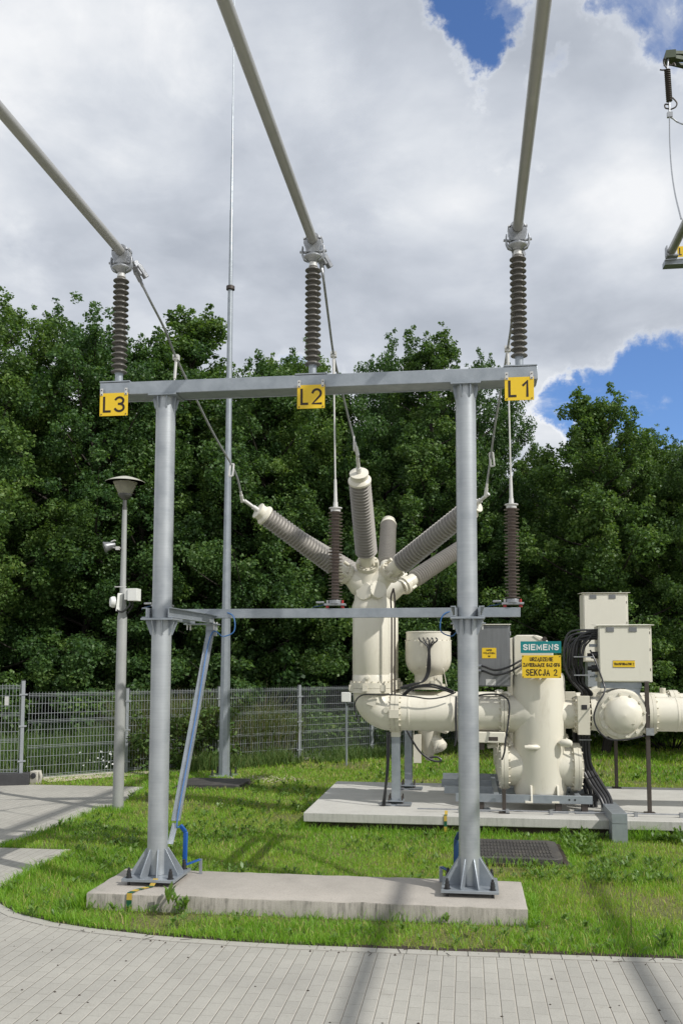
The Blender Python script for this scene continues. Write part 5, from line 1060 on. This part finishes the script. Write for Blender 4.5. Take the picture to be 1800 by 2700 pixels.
def tree_mesh(seed, H, W, nleaf, conic, lean=0.0, gap=0.0, size=0.060, low=0.06):
    """returns trunk builder + crown arrays for a tree of height H and crown radius W with its foot at the origin"""
    rg = np.random.default_rng(seed); tr = MB()
    tp = [V((0, 0, -0.2))]; x = y = 0.0
    for k in range(1, 9):
        x += rg.normal()*0.07+lean*H/60; y += rg.normal()*0.07; tp.append(V((x, y, H*0.92*k/8)))
    r0 = 0.009*H+0.02
    tr.tube(tp, lambda u: r0*(1-u)**0.8+0.012, 9, 3)
    cen, rad = [], []; nb = int(44+H*4.6)
    for i in range(nb):
        u = low+(0.97-low)*(i+rg.random())/nb; z = H*u
        k = min(7, int(u/0.92*8)); base = tp[k]+(tp[k+1]-tp[k])*(u/0.92*8-k) if u < 0.92 else tp[8]
        prof = (1-u)**0.75*1.18 if conic else math.sin(math.pi*min(1, 0.30+0.70*u)**1.15)**0.7
        prof = max(prof, 0.24)
        Lb = W*prof*(0.72+0.5*rg.random()); an = 2.399963*i + rg.normal()*0.5
        dirv = V((math.cos(an), math.sin(an), 0.25+0.5*u+rg.normal()*0.12))
        e = base+dirv*Lb*0.92; m = base+dirv*Lb*0.5+V((0, 0, -0.05*Lb))
        tr.tube([base, m, e], lambda q, r=0.012+0.009*Lb: r*(1-q)+0.004, 5, 3)
        nc = max(2, int(Lb/0.30))
        for c in range(nc):
            f = 0.30+0.72*(c+rg.random())/nc; p = base+dirv*Lb*f
            sp = 0.16+0.24*Lb*f
            cen.append((p.x+rg.normal()*sp*0.6, p.y+rg.normal()*sp*0.6, p.z+rg.normal()*sp*0.35)); rad.append((0.13+0.24*rg.random())*(0.65+0.5*min(1, Lb/1.6)))
        if u > 0.3:
            for c in range(4): cen.append((e.x+rg.normal()*0.06, e.y+rg.normal()*0.06, e.z+0.05+0.15*c)); rad.append(0.21-0.04*c)
    top = tp[8]
    for c in range(9): cen.append((top.x+rg.normal()*0.10, top.y+rg.normal()*0.10, top.z-0.3+(H*0.075+0.3)*c/8)); rad.append(0.34-0.03*c)
    cen, rad = np.array(cen), np.array(rad)
    keep = rg.random(len(cen)) > gap; cen, rad = cen[keep], rad[keep]
    return tr, leaf_cloud(cen, rad, nleaf, size, rg)
KINDS = [(3, 10.5, 2.6, 125000, False, 0.05), (5, 11.0, 2.3, 110000, True, -0.04), (8, 10.0, 2.9, 130000, False, 0.0), (13, 8.5, 2.7, 120000, True, 0.04), (21, 10.5, 2.0, 80000, True, 0.0)]
proto = []
def plant_tree(kind, x, top, Y, wscale, label, group='trees behind the fence', h=None):
    """a tree whose tip is seen at image point (x, top) when it stands Y metres deep"""
    tp = at(x, top, Y); H = tp.z
    sd, H0, W0, nl, con, ln = KINDS[kind]
    if len(proto) <= kind or proto[kind] is None:
        while len(proto) <= kind: proto.append(None)
        tr, (v, f, lt, ti) = tree_mesh(sd, H0, W0, nl, con, ln, 0.22 if kind == 4 else 0.10)
        t = thing('tree', (0, 0, 0), label, 'tree', group)
        tr.build('trunk', BARK, t); cr = mesh_np('crown', v, f, lt, LEAF, ti, parent=t); cr['kind'] = 'part' if False else ''
        del cr['kind']; proto[kind] = t; o = t
    else: o = copy_tree(proto[kind])
    o['label'] = label; o['group'] = group
    o.location = (tp.x, Y, 0); s = H/H0*0.95; o.scale = (s*wscale, s*wscale, s); o.rotation_euler = (0, 0, random.uniform(0, 6.28))
    return o
plant_tree(0, -28, 655, 19.0, 1.05, 'tall leafy tree at the left edge of the picture')
plant_tree(2, 190, 712, 20.0, 1.0, 'bright green leafy tree behind the lamp post and the L3 insulator')
plant_tree(1, 95, 775, 20.8, 1.1, 'leafy tree filling the dip between the left edge tree and the lamp post')
plant_tree(1, 330, 728, 20.2, 1.1, 'leafy tree between the L3 insulator and the lightning mast')
plant_tree(4, 456, 655, 21.5, 1.30, 'narrow airy tree rising just left of the lightning mast')
plant_tree(3, 590, 815, 21.0, 0.95, 'lower leafy tree just right of the lightning mast')
plant_tree(2, 665, 808, 22.0, 0.9, 'rounded leafy tree left of the L2 insulator')
plant_tree(3, 790, 885, 21.5, 1.0, 'leafy tree just showing over the crossbeam right of the L2 sign')
plant_tree(1, 985, 722, 20.5, 1.05, 'pointed dark tree between the middle bushing and the right column')
plant_tree(0, 1082, 800, 21.6, 0.72, 'leafy tree just behind the right column')
plant_tree(2, 905, 800, 22.0, 0.80, 'leafy tree above the middle bushing')
plant_tree(3, 1368, 862, 19.5, 1.05, 'broad leafy tree behind the control cabinets with blue sky above it')
plant_tree(0, 1500, 965, 21.0, 0.9, 'leafy tree at the right edge behind the outgoing pipe')
plant_tree(1, 1225, 1010, 22.0, 1.1, 'low leafy tree in the gap beside the L1 sign rod')
plant_tree(2, 1610, 1000, 20.0, 1.0, 'leafy tree cut by the right edge of the picture')
# second rank, closing the gaps low down
BK = [(20, 850), (130, 860), (250, 800), (400, 840), (520, 900), (640, 905), (740, 960), (850, 930), (950, 900), (1050, 900), (1160, 1060), (1260, 1070), (1340, 980), (1440, 1010), (1540, 1050), (1630, 1080)]
for i, (x, tpv) in enumerate(BK):
    plant_tree((i*2+1) % 4, x, tpv, 25.0+(i % 3), 1.15, 'dark leafy tree in the second rank of the wood, seen only through gaps', 'second rank trees')
# third mass of woodland far behind
rg = np.random.default_rng(77); xs = np.linspace(-26, 24, 64); cen = []; rad = []
for x in xs:
    for k in range(7): cen.append((x+rg.normal()*0.5, 33+rg.normal()*1.8, 0.5+k*0.95+rg.normal()*0.3)); rad.append(1.15+0.5*rg.random())
v, f, lt, ti = leaf_cloud(np.array(cen), np.array(rad), 60000, 0.34, rg)
tag(mesh_np('woodland', v, f, lt, LEAF, ti), kind='stuff')
# under-storey shrubs just behind the fence
def shrub_mesh(seed, H, W, nl):
    rg = np.random.default_rng(seed); cen = []; rad = []; tr = MB()
    for k in range(26):
        an = rg.random()*6.28; r = W*math.sqrt(rg.random()); z = H*(0.15+0.85*rg.random())*(1-0.45*(r/W)**2)
        cen.append((r*math.cos(an), r*math.sin(an), z)); rad.append(0.22+0.22*rg.random())
        tr.tube([(0.1*math.cos(an), 0.1*math.sin(an), -0.1), (0.6*r*math.cos(an), 0.6*r*math.sin(an), z*0.55), cen[-1]], 0.012, 5, 3)
    return tr, leaf_cloud(np.array(cen), np.array(rad), nl, 0.085, rg)
sh = []
for i, (x, Y, s, lab) in enumerate(((70, 19.2, 1.0, 'leafy shrub at the wood edge left of the lamp post'), (215, 18.8, 0.95, 'leafy shrub at the wood edge behind the lamp post'), (440, 20.2, 1.05, 'leafy shrub at the wood edge behind the sloping channel'), (590, 20.0, 1.0, 'leafy shrub at the wood edge right of the lightning mast'), (720, 21.2, 1.05, 'leafy shrub at the wood edge left of the riser'), (950, 21.6, 1.0, 'leafy shrub at the wood edge behind the bowl-shaped transformer'), (1260, 22.5, 1.1, 'leafy shrub at the wood edge behind the signs'), (1530, 20.8, 1.1, 'leafy shrub at the wood edge right of the control cabinets'))):
    p = gz(x, 1700, 0); p = V((ray(x, 1500).x/ray(x, 1500).y*Y, Y, 0))
    if not sh:
        tr, (v, f, lt, ti) = shrub_mesh(31, 2.2, 1.5, 9000); t = thing('shrub', (0, 0, 0), lab, 'shrub', 'shrubs at the wood edge'); tr.build('stems', BARK, t); mesh_np('foliage', v, f, lt, LEAF, ti, parent=t); sh.append(t); o = t
    else: o = copy_tree(sh[0])
    o['label'] = lab; o.location = p; o.scale = (s*1.2, s, s*random.uniform(0.9, 1.3)); o.rotation_euler = (0, 0, random.uniform(0, 6.28))
# ---------------------------------------------------------------- grass, weeds, gravel
def inside(px, py, poly):
    c = np.zeros(len(px), bool); n = len(poly)
    for i in range(n):
        x0, y0 = poly[i]; x1, y1 = poly[(i+1) % n]
        if y0 == y1: continue
        q = ((y0 > py) != (y1 > py)) & (px < (x1-x0)*(py-y0)/(y1-y0)+x0); c ^= q
    return c
FNX, FNY = -FD.y, FD.x
def free_turf(px, py, margin=0.0):
    ok = ~inside(px, py, pave_poly)
    for x0, x1, y0, y1 in ((-3.035, 0.436, 6.925, 7.745), (-1.86, 5.4, 10.43, 13.0), (0.42-0.55, 0.42+0.55, 9.36-0.5, 9.36+0.5), (q_cov[0]-0.52, q_cov[0]+0.52, q_cov[1]-0.4, q_cov[1]+0.4)):
        ok &= ~((px > x0-margin) & (px < x1+margin) & (py > y0-margin) & (py < y1+margin))
    return ok
q_cov = (q.x+0.08, 0) ; _c = gz(470, 1806, 0.03); q_cov = (_c.x+0.08, _c.y+0.3)
def vnoise(x, y, s, seed):
    rg = np.random.default_rng(seed); g = rg.random((64, 64)); u, v = x*s, y*s
    i, j = np.floor(u).astype(int), np.floor(v).astype(int); fu, fv = u-i, v-j; fu = fu*fu*(3-2*fu); fv = fv*fv*(3-2*fv)
    a, b, c, d = g[i % 64, j % 64], g[(i+1) % 64, j % 64], g[i % 64, (j+1) % 64], g[(i+1) % 64, (j+1) % 64]
    return (a*(1-fu)+b*fu)*(1-fv)+(c*(1-fu)+d*fu)*fv
def blades(px, py, h, w, tint, lean, z0=0.0):
    N = len(px); an = rng.random(N)*6.283; dx, dy = np.cos(an), np.sin(an); la = rng.random(N)*6.283; lx, ly = np.cos(la)*lean*h, np.sin(la)*lean*h
    b = np.stack([px, py, np.full(N, z0)], 1); sx = np.stack([dx*w/2, dy*w/2, 0*w], 1)
    m = b+np.stack([lx*0.35, ly*0.35, h*0.58], 1); tp = b+np.stack([lx, ly, h*(1-0.25*lean)], 1)
    v = np.stack([b-sx, b+sx, m+sx*0.75, m-sx*0.75, tp], 1).reshape(-1, 3); o = np.arange(N)[:, None]*5
    f = np.concatenate([o+np.array([[0, 1, 2, 3]]), o+np.array([[3, 2, 4]])], 1).ravel(); lt = np.tile([4, 3], N); return v, f, lt, np.repeat(tint, 5)
def join(parts):
    vs, fs, ls, ts, o = [], [], [], [], 0
    for v, f, l, t_ in parts: vs.append(v); fs.append(f+o); ls.append(l); ts.append(t_); o += len(v)
    return np.concatenate(vs), np.concatenate(fs), np.concatenate(ls), np.concatenate(ts)
parts = []
def sow(x0, x1, y0, y1, dens, hb, wb):
    n = int((x1-x0)*(y1-y0)*dens); px = rng.uniform(x0, x1, n); py = rng.uniform(y0, y1, n)
    vis = np.abs(px + py*0.129) < py*0.46+0.8      # only the wedge the picture can look into, plus a margin
    dry = vnoise(px+50, py+50, 0.9, 1)*0.6+vnoise(px+50, py+50, 2.6, 2)*0.4
    lush = vnoise(px+20, py+70, 0.7, 3)*0.5+vnoise(px+20, py+70, 1.9, 4)*0.5
    ok = vis & free_turf(px, py) & (rng.random(n) < np.clip(1.30-1.2*np.clip(dry-0.42, 0, 1)*2.4, 0.15, 1))
    px, py, dry, lush = px[ok], py[ok], dry[ok], lush[ok]; N = len(px)
    front = np.exp(-((py-6.65)/0.45)**2)*(px > -3.3) + np.exp(-((px+3.7)/0.55)**2)*(py > 6.6)*(py < 9)
    tint = np.clip(0.62*dry+0.25*rng.random(N)+0.10-0.22*lush-0.12*front, 0, 1); tint = np.where(rng.random(N) < 0.05+0.10*dry, 0.85+0.15*rng.random(N), tint)
    near = (px > -3.15) & (px < 0.6) & (py > 6.72) & (py < 6.93)
    h = hb*(0.45+0.75*rng.random(N))*(0.65+0.8*lush+0.45*front)*np.where(near, 0.38, 1.0); w = wb*(0.7+0.6*rng.random(N))
    parts.append(blades(px, py, h, w, tint, 0.25+0.6*rng.random(N)))
sow(-5.0, 3.2, 6.1, 9.0, 4200, 0.052, 0.0050)
sow(-5.2, 4.2, 9.0, 12.0, 2500, 0.052, 0.0065)
sow(-7.0, 6.0, 12.0, 16.0, 1250, 0.055, 0.0095)
sow(-7.0, 8.0, 16.0, 24.0, 420, 0.085, 0.015)
# taller fringe where the mower does not reach: round slabs, kerbs and the lamp
def fringe(pts, n, hb, sd):
    P_ = np.array(pts); k = rng.integers(0, len(P_)-1, n); t_ = rng.random(n)[:, None]; p = P_[k]*(1-t_)+P_[k+1]*t_ + rng.normal(size=(n, 2))*sd
    ok = free_turf(p[:, 0], p[:, 1]); p = p[ok]; N = len(p); cl = vnoise(p[:, 0]+30, p[:, 1]+30, 3.0, 9)
    parts.append(blades(p[:, 0], p[:, 1], hb*(0.4+0.8*rng.random(N))*(0.35+1.1*cl), 0.005*(0.8+0.6*rng.random(N)), np.clip(rng.random(N)*0.55, 0, 1), 0.3+0.6*rng.random(N)))
fringe([(-3.1, 6.90), (0.5, 6.90)], 420, 0.10, 0.02)
fringe([(0.47, 6.9), (0.47, 7.75), (-3.05, 7.8)], 2500, 0.11, 0.035)
fringe([(-3.09, 6.9), (-3.09, 7.75)], 1200, 0.16, 0.04)
fringe([(-1.95, 13.0), (-1.95, 10.32), (1.4, 10.32)], 2600, 0.10, 0.04)
fringe([(1.75, 10.32), (4.2, 10.32)], 1800, 0.16, 0.05)
fringe(edge_pts[:9], 2600, 0.11, 0.05)
fringe(left_pts, 3200, 0.12, 0.06)
fringe([(-4.7, 11.2), (-4.4, 11.25)], 500, 0.16, 0.08)
fringe([(-0.1, 8.86), (1.0, 8.86), (1.0, 9.9)], 900, 0.10, 0.04)
v, f, lt, ti = join(parts); tag(mesh_np('grass', v, f, lt, GRASS, ti), kind='stuff')

# broad-leaved weeds between the blades
def rosette(px, py, R_, n, up, rg):
    vs = []; fs = []; ts = []; o = 0
    for k in range(n):
        an = 6.283*k/n+rg.normal()*0.4; el = up*(0.5+rg.random()); L_ = R_*(0.6+0.6*rg.random()); w = L_*0.15
        d = np.array([math.cos(an)*math.cos(el), math.sin(an)*math.cos(el), math.sin(el)]); s = np.array([-math.sin(an), math.cos(an), 0])*w
        b = np.array([px, py, 0.01+0.05*rg.random()*up]); m = b+d*L_*0.55+np.array([0, 0, 0.02*L_]); tp = b+d*L_-np.array([0, 0, 0.18*L_])
        vs += [b-s*0.25, b+s*0.25, m+s, m-s, tp]; fs += [o, o+1, o+2, o+3, o+3, o+2, o+4]; ts += [float(np.clip(rg.random()*0.8, 0, 1))]*5; o += 5
    return np.array(vs), np.array(fs), np.tile([4, 3], n), np.array(ts)
rg = np.random.default_rng(5); W_ = []
def weeds(x0, x1, y0, y1, n, r0, r1):
    px = rg.uniform(x0, x1, n); py = rg.uniform(y0, y1, n); dens = vnoise(px+11, py+44, 1.1, 21); ok = free_turf(px, py, 0.03) & (dens > 0.42)
    for x, y in zip(px[ok], py[ok]): W_.append(rosette(x, y, rg.uniform(r0, r1), rg.integers(6, 12), 0.8, rg))
weeds(-4.8, 3.0, 6.2, 10.3, 950, 0.035, 0.08); weeds(0.5, 3.2, 7.4, 10.3, 520, 0.04, 0.095); weeds(-4.8, -1.9, 8.0, 13.5, 480, 0.04, 0.10); weeds(-4.0, 5.0, 13.1, 17.0, 320, 0.05, 0.11); weeds(1.0, 2.6, 9.3, 10.3, 170, 0.06, 0.13)
v, f, lt, ti = join(W_); tag(mesh_np('ground_cover', v, f, lt, WEED, ti), kind='stuff')
def weed_plant(x, y, h, n, label, spread=0.10):
    P_ = []
    for k in range(n):
        a = rosette(0, 0, h*(0.55+0.3*rg.random()), 7, 1.15, rg); s = rg.normal(size=2)*spread*0.5; vv = a[0].copy(); vv[:, 0] += s[0]; vv[:, 1] += s[1]; vv[:, 2] += h*0.75*k/n; P_.append((vv, a[1], a[2], a[3]))
    v, f, lt, ti = join(P_); tag(mesh_np('weed_plant', v, f, lt, WEED, ti, loc=(x, y, 0)), label, 'weed', 'single weeds in the turf')
for (x, y), h, n, lab in (((gz(430, 2085)[0], 6.85), 0.17, 6, 'spiky thistle-like weed growing against the front of the long plinth'), ((gz(1520, 2180)[0], 6.45), 0.12, 7, 'bushy weed at the paving edge in the lower right corner'), ((gz(1340, 1925)[0], 10.0), 0.12, 8, 'leafy weed clump beside the grey duct box'), ((gz(1300, 1930)[0], 10.05), 0.11, 8, 'leafy weed clump left of the grey duct box'), ((gz(1560, 1935)[0], 10.1), 0.12, 8, 'leafy weed clump by the foundation at the right edge'), ((gz(1385, 2010)[0], 8.3), 0.09, 5, 'leafy weed in the open turf right of the manhole cover')):
    weed_plant(x, y, h, n, lab)
# tall wild growth along the fence: grass behind it, seed heads, leafy stems
parts = []
def wild(s0, s1, d0, d1, n, h0, h1, t0, t1, w=0.012):
    s = rng.uniform(s0, s1, n); d = rng.uniform(d0, d1, n); px = FA.x+FD.x*s+FNX*d; py = FA.y+FD.y*s+FNY*d
    cl = vnoise(px+40, py+40, 1.3, 31); h = (h0+(h1-h0)*rng.random(n))*(0.5+cl)
    parts.append(blades(px, py, h, w*(0.7+0.6*rng.random(n)), rng.uniform(t0, t1, n), 0.2+0.4*rng.random(n)))
S1, S2, S3 = stations[1], stations[2], stations[3]
wild(-3.0, 16, 0.15, 3.2, 26000, 0.25, 0.75, 0.0, 0.6)
wild(S1+0.2, S3, 0.05, 0.9, 9000, 0.6, 1.35, 0.35, 0.92, 0.010)
wild(S1+0.9, S3-0.3, -0.7, 0.1, 2800, 0.10, 0.32, 0.0, 0.7)
wild(S3, 12, -0.9, 0.1, 6000, 0.08, 0.26, 0.0, 0.6)
v, f, lt, ti = join(parts); tag(mesh_np('tall_grass', v, f, lt, TALLW, ti), kind='stuff')
n = 420; s = rng.uniform(S1+0.1, S2+0.3, n); d = rng.uniform(-0.25, 0.7, n); z = rng.uniform(0.05, 1.0, n)
cen = np.stack([FA.x+FD.x*s+FNX*d, FA.y+FD.y*s+FNY*d, z*(0.5+vnoise(s, d, 2.0, 8))], 1)
v, f, lt, ti = leaf_cloud(cen, np.full(n, 0.13), 9000, 0.055, rng); tag(mesh_np('undergrowth', v, f, lt, TALLW, ti*0.62), kind='stuff')
n = 900; s = rng.uniform(S3, 11, n); d = rng.uniform(0.3, 2.6, n); cen = np.stack([FA.x+FD.x*s+FNX*d, FA.y+FD.y*s+FNY*d, rng.uniform(0.1, 0.8, n)], 1)
v, f, lt, ti = leaf_cloud(cen, np.full(n, 0.22), 14000, 0.08, rng); tag(mesh_np('undergrowth', v, f, lt, WEED, ti), kind='stuff')
# white daisies behind the first panel
mb = MB()
for k in range(70):
    s = random.uniform(1.1, 2.3) if k < 50 else random.uniform(0.5, 3.0); d = random.uniform(0.1, 0.5); p = FA+FD*s+V((FNX, FNY, 0))*d+V((0, 0, random.uniform(0.08, 0.38)))
    mb.lathe([(0.0, 0), (0.017, 0.002), (0.0, 0.004)], p, (random.uniform(-.5, .5), -0.7, 0.6), 7)
tag(mb.build('daisies', WHITE, smooth=False), kind='stuff')
# gravel strip along the fence foot and a patch by the mast
mb = MB()
def stones(n, fn, r0, r1):
    for k in range(n):
        x, y = fn(); r = random.uniform(r0, r1); a = random.uniform(0, 6.28); c, s = math.cos(a), math.sin(a); q = [random.uniform(0.6, 1.2) for _ in range(6)]
        pt = lambda X, Y, Z: (x+c*X*r-s*Y*r, y+s*X*r+c*Y*r, 0.003+max(0, Z)*r*0.8)
        mb.add([pt(q[0], 0, .3), pt(0, q[1], .3), pt(-q[2], 0, .3), pt(0, -q[3], .3), pt(0.15, 0.1, q[4]), pt(0, 0, 0)], [(0, 1, 4), (1, 2, 4), (2, 3, 4), (3, 0, 4), (1, 0, 5), (2, 1, 5), (3, 2, 5), (0, 3, 5)])
def strip_pt():
    s = random.uniform(0.05, 2.6); d = -random.uniform(0.05, 0.45)*(1-0.25*s/2.6); return FA.x+FD.x*s+FNX*d, FA.y+FD.y*s+FNY*d
stones(1700, strip_pt, 0.012, 0.030)
pm = gz(610, 1790); stones(260, lambda: (pm.x+random.gauss(0, 0.35), pm.y+random.gauss(0, 0.18)), 0.012, 0.028)
stones(200, lambda: (q_cov[0]+random.gauss(0.1, 0.4), q_cov[1]+0.55+random.gauss(0, 0.12)), 0.012, 0.028)
pm2 = gz(1050, 1728); stones(200, lambda: (pm2.x+random.uniform(-0.6, 6), pm2.y+random.gauss(0, 0.25)+0.0), 0.012, 0.03)
tag(mb.build('gravel', STONE, smooth=False), kind='stuff')
# crumbs of soil and dry stalks along the paving edge
mb = MB(); CR_ = [V((x, y, 0)) for x, y in acc]
for k in range(700):
    p = random.choice(CR_); 
    if p.x > 3: continue
    x, y = p.x+random.gauss(0, 0.05), p.y+random.gauss(-0.02, 0.05); r = random.uniform(0.003, 0.011)
    mb.add([(x-r, y, 0.005), (x, y-r, 0.005), (x+r, y, 0.005), (x, y+r, 0.005), (x, y, 0.005+r)], [(0, 1, 4), (1, 2, 4), (2, 3, 4), (3, 0, 4)])
for k in range(90):
    p = random.choice(CR_); a = random.uniform(0, 6.28); l = random.uniform(0.03, 0.11); x, y = p.x+random.gauss(0, 0.04), p.y+random.gauss(-0.03, 0.05)
    mb.bar((x, y, 0.012), (x+l*math.cos(a), y+l*math.sin(a), 0.014), 0.003, 0.002)
for k in range(60):
    x, y = random.uniform(-4.5, 2), random.uniform(4.7, 6.2); r = random.uniform(0.003, 0.012)
    mb.add([(x-r, y, 0.005), (x, y-r, 0.005), (x+r, y, 0.005), (x, y+r, 0.005), (x, y, 0.005+r*0.6)], [(0, 1, 4), (1, 2, 4), (2, 3, 4), (3, 0, 4)])
tag(mb.build('soil_crumbs', SOILM, smooth=False), kind='stuff')
# thin dry stem standing in the turf
p = gz(1448, 2160); tag(MB().tube([(p.x, p.y, -0.01), (p.x+0.004, p.y, 0.2), (p.x+0.01, p.y+0.01, 0.36)], 0.003, 5).build('dry_stem', DARKM, loc=tuple(p)), 'single thin dark dry stem standing in the turf at lower right', 'stem')

# ---------------------------------------------------------------- light and sky
EL, AZ = R(43.5), R(117.3)     # azimuth clockwise from +Y
sd = V((math.sin(AZ)*math.cos(EL), math.cos(AZ)*math.cos(EL), math.sin(EL)))
sl = bpy.data.lights.new('sun', 'SUN'); sl.energy = 3.9; sl.angle = R(0.55); sl.color = (1.0, 0.97, 0.92)
so = bpy.data.objects.new('sun', sl); col.objects.link(so); so.rotation_euler = (-sd).to_track_quat('-Z', 'Y').to_euler()
w = bpy.data.worlds.new('World'); scn.world = w; w.use_nodes = True; nt = w.node_tree; L = nt.links.new
bg = nt.nodes['Background']; bg.inputs['Strength'].default_value = 0.1
sky = nd(nt, 'ShaderNodeTexSky', sky_type='NISHITA'); sky.sun_disc = False; sky.sun_elevation = EL; sky.sun_rotation = AZ; sky.air_density = 1.0; sky.dust_density = 0.6; sky.ozone_density = 2.0
tc = nd(nt, 'ShaderNodeTexCoord'); sx = nd(nt, 'ShaderNodeSeparateXYZ'); L(tc.outputs['Generated'], sx.inputs[0])
def mth(op, a, b=None, c=None):
    n = nd(nt, 'ShaderNodeMath', operation=op)
    for i, q_ in enumerate((a, b, c)):
        if q_ is None: continue
        if hasattr(q_, 'links') or hasattr(q_, 'is_output'): L(q_, n.inputs[i])
        else: n.inputs[i].default_value = q_
    return n.outputs[0]
zz = mth('ADD', mth('MAXIMUM', sx.outputs['Z'], 0.0), 0.22)
cb_ = nd(nt, 'ShaderNodeCombineXYZ'); L(mth('DIVIDE', sx.outputs['X'], zz), cb_.inputs[0]); L(mth('DIVIDE', sx.outputs['Y'], zz), cb_.inputs[1])
def noise(scale, detail, rough, off, dist=0.0):
    mp = nd(nt, 'ShaderNodeMapping'); mp.inputs['Location'].default_value = off; L(cb_.outputs[0], mp.inputs[0])
    n = nd(nt, 'ShaderNodeTexNoise', Scale=scale, Detail=detail, Roughness=rough, Distortion=dist); L(mp.outputs[0], n.inputs['Vector']); return n.outputs['Fac']
nA = noise(1.7, 9.0, 0.60, (3.1, 1.7, 0), 0.25)
nB = noise(1.25, 6.0, 0.52, (9.3, 4.2, 2.0), 0.15)
nD = noise(3.0, 8.0, 0.55, (2.3, 6.2, 7.0), 0.2)
nC = noise(4.2, 10.0, 0.66, (1.3, 8.2, 5.0), 0.5)
# openings in the cloud cover, given as directions on the sky with a radius; their outlines are broken up by a warp
nw3 = nd(nt, 'ShaderNodeTexNoise', Scale=7.0, Detail=9.0, Roughness=0.62); L(tc.outputs['Generated'], nw3.inputs['Vector'])
w1 = nd(nt, 'ShaderNodeVectorMath', operation='SUBTRACT'); L(nw3.outputs['Color'], w1.inputs[0]); w1.inputs[1].default_value = (0.5, 0.5, 0.5)
w2 = nd(nt, 'ShaderNodeVectorMath', operation='SCALE'); L(w1.outputs[0], w2.inputs[0]); w2.inputs['Scale'].default_value = 0.26
w3 = nd(nt, 'ShaderNodeVectorMath', operation='ADD'); L(w2.outputs[0], w3.inputs[0]); L(tc.outputs['Generated'], w3.inputs[1])
w4 = nd(nt, 'ShaderNodeVectorMath', operation='NORMALIZE'); L(w3.outputs[0], w4.inputs[0])
def opening(x, y, rad, gain):
    d = ray(x, y).normalized(); vm = nd(nt, 'ShaderNodeVectorMath', operation='DOT_PRODUCT'); L(w4.outputs[0], vm.inputs[0]); vm.inputs[1].default_value = d
    mr = nd(nt, 'ShaderNodeMapRange', interpolation_type='SMOOTHSTEP'); mr.inputs[1].default_value = math.cos(R(rad)); mr.inputs[2].default_value = math.cos(R(rad*0.25)); mr.inputs[3].default_value = 0; mr.inputs[4].default_value = gain; L(vm.outputs['Value'], mr.inputs[0]); return mr.outputs[0]
op = None
for a in ((1045, 70, 2.9, 0.66), (1015, 30, 2.6, 0.5), (1075, 15, 2.6, 0.5), (1395, 0, 2.8, 0.55), (1465, 10, 2.8, 0.5), (1560, -10, 3.4, 0.55), (1425, 70, 2.2, 0.25), (1260, 912, 2.5, 0.6), (1330, 905, 3.2, 0.65), (1420, 905, 3.8, 0.65), (1510, 900, 4.2, 0.7), (1600, 895, 4.6, 0.7), (1540, 1000, 5.0, 0.6), (1420, 970, 3.5, 0.5), (665, 890, 3.0, 0.45), (1200, 215, 1.6, 0.30), (1160, 330, 1.6, 0.15)):
    o_ = opening(*a); op = o_ if op is None else mth('MAXIMUM', mth('ADD', mth('MULTIPLY', op, 0.5), mth('MULTIPLY', o_, 0.5)), mth('MAXIMUM', op, o_))
cov = mth('ADD', mth('ADD', 0.70, mth('MULTIPLY', mth('SUBTRACT', nA, 0.5), 0.7)), mth('MULTIPLY', mth('SUBTRACT', nC, 0.5), 0.9))
cov = mth('SUBTRACT', cov, op)
mrc = nd(nt, 'ShaderNodeMapRange', interpolation_type='SMOOTHSTEP'); mrc.inputs[1].default_value = 0.06; mrc.inputs[2].default_value = 0.52; L(cov, mrc.inputs[0])
shade = mth('ADD', mth('MULTIPLY', nB, 0.62), mth('MULTIPLY', nD, 0.38))
rc = ramp(nt, [(0.37, (4.6, 5.0, 5.7)), (0.45, (5.9, 6.3, 7.0)), (0.51, (7.2, 7.55, 8.1)), (0.585, (9.1, 9.25, 9.5))]); sh2 = nd(nt, 'ShaderNodeMapRange', interpolation_type='SMOOTHSTEP'); sh2.inputs[1].default_value = 0.35; sh2.inputs[2].default_value = 0.72; sh2.inputs[3].default_value = 0.065; sh2.inputs[4].default_value = 0.0; L(cov, sh2.inputs[0])
L(mth('ADD', shade, sh2.outputs[0]), rc.inputs['Fac'])
skm = nd(nt, 'ShaderNodeMix', data_type='RGBA', blend_type='MULTIPLY'); skm.inputs[0].default_value = 1; skm.inputs[7].default_value = (0.95, 1.2, 1.6, 1); L(sky.outputs[0], skm.inputs[6])
mx = nd(nt, 'ShaderNodeMix', data_type='RGBA'); L(mrc.outputs[0], mx.inputs[0]); L(skm.outputs[2], mx.inputs[6]); L(rc.outputs[0], mx.inputs[7])
L(mx.outputs[2], bg.inputs['Color'])
scn.view_settings.view_transform = 'Standard'; scn.view_settings.look = 'None'; scn.view_settings.exposure = 0; scn.view_settings.gamma = 1; scn.view_settings.use_curve_mapping = False
scn.render.engine = 'CYCLES'; scn.cycles.use_denoising = True; scn.cycles.max_bounces = 8; scn.cycles.transparent_max_bounces = 8
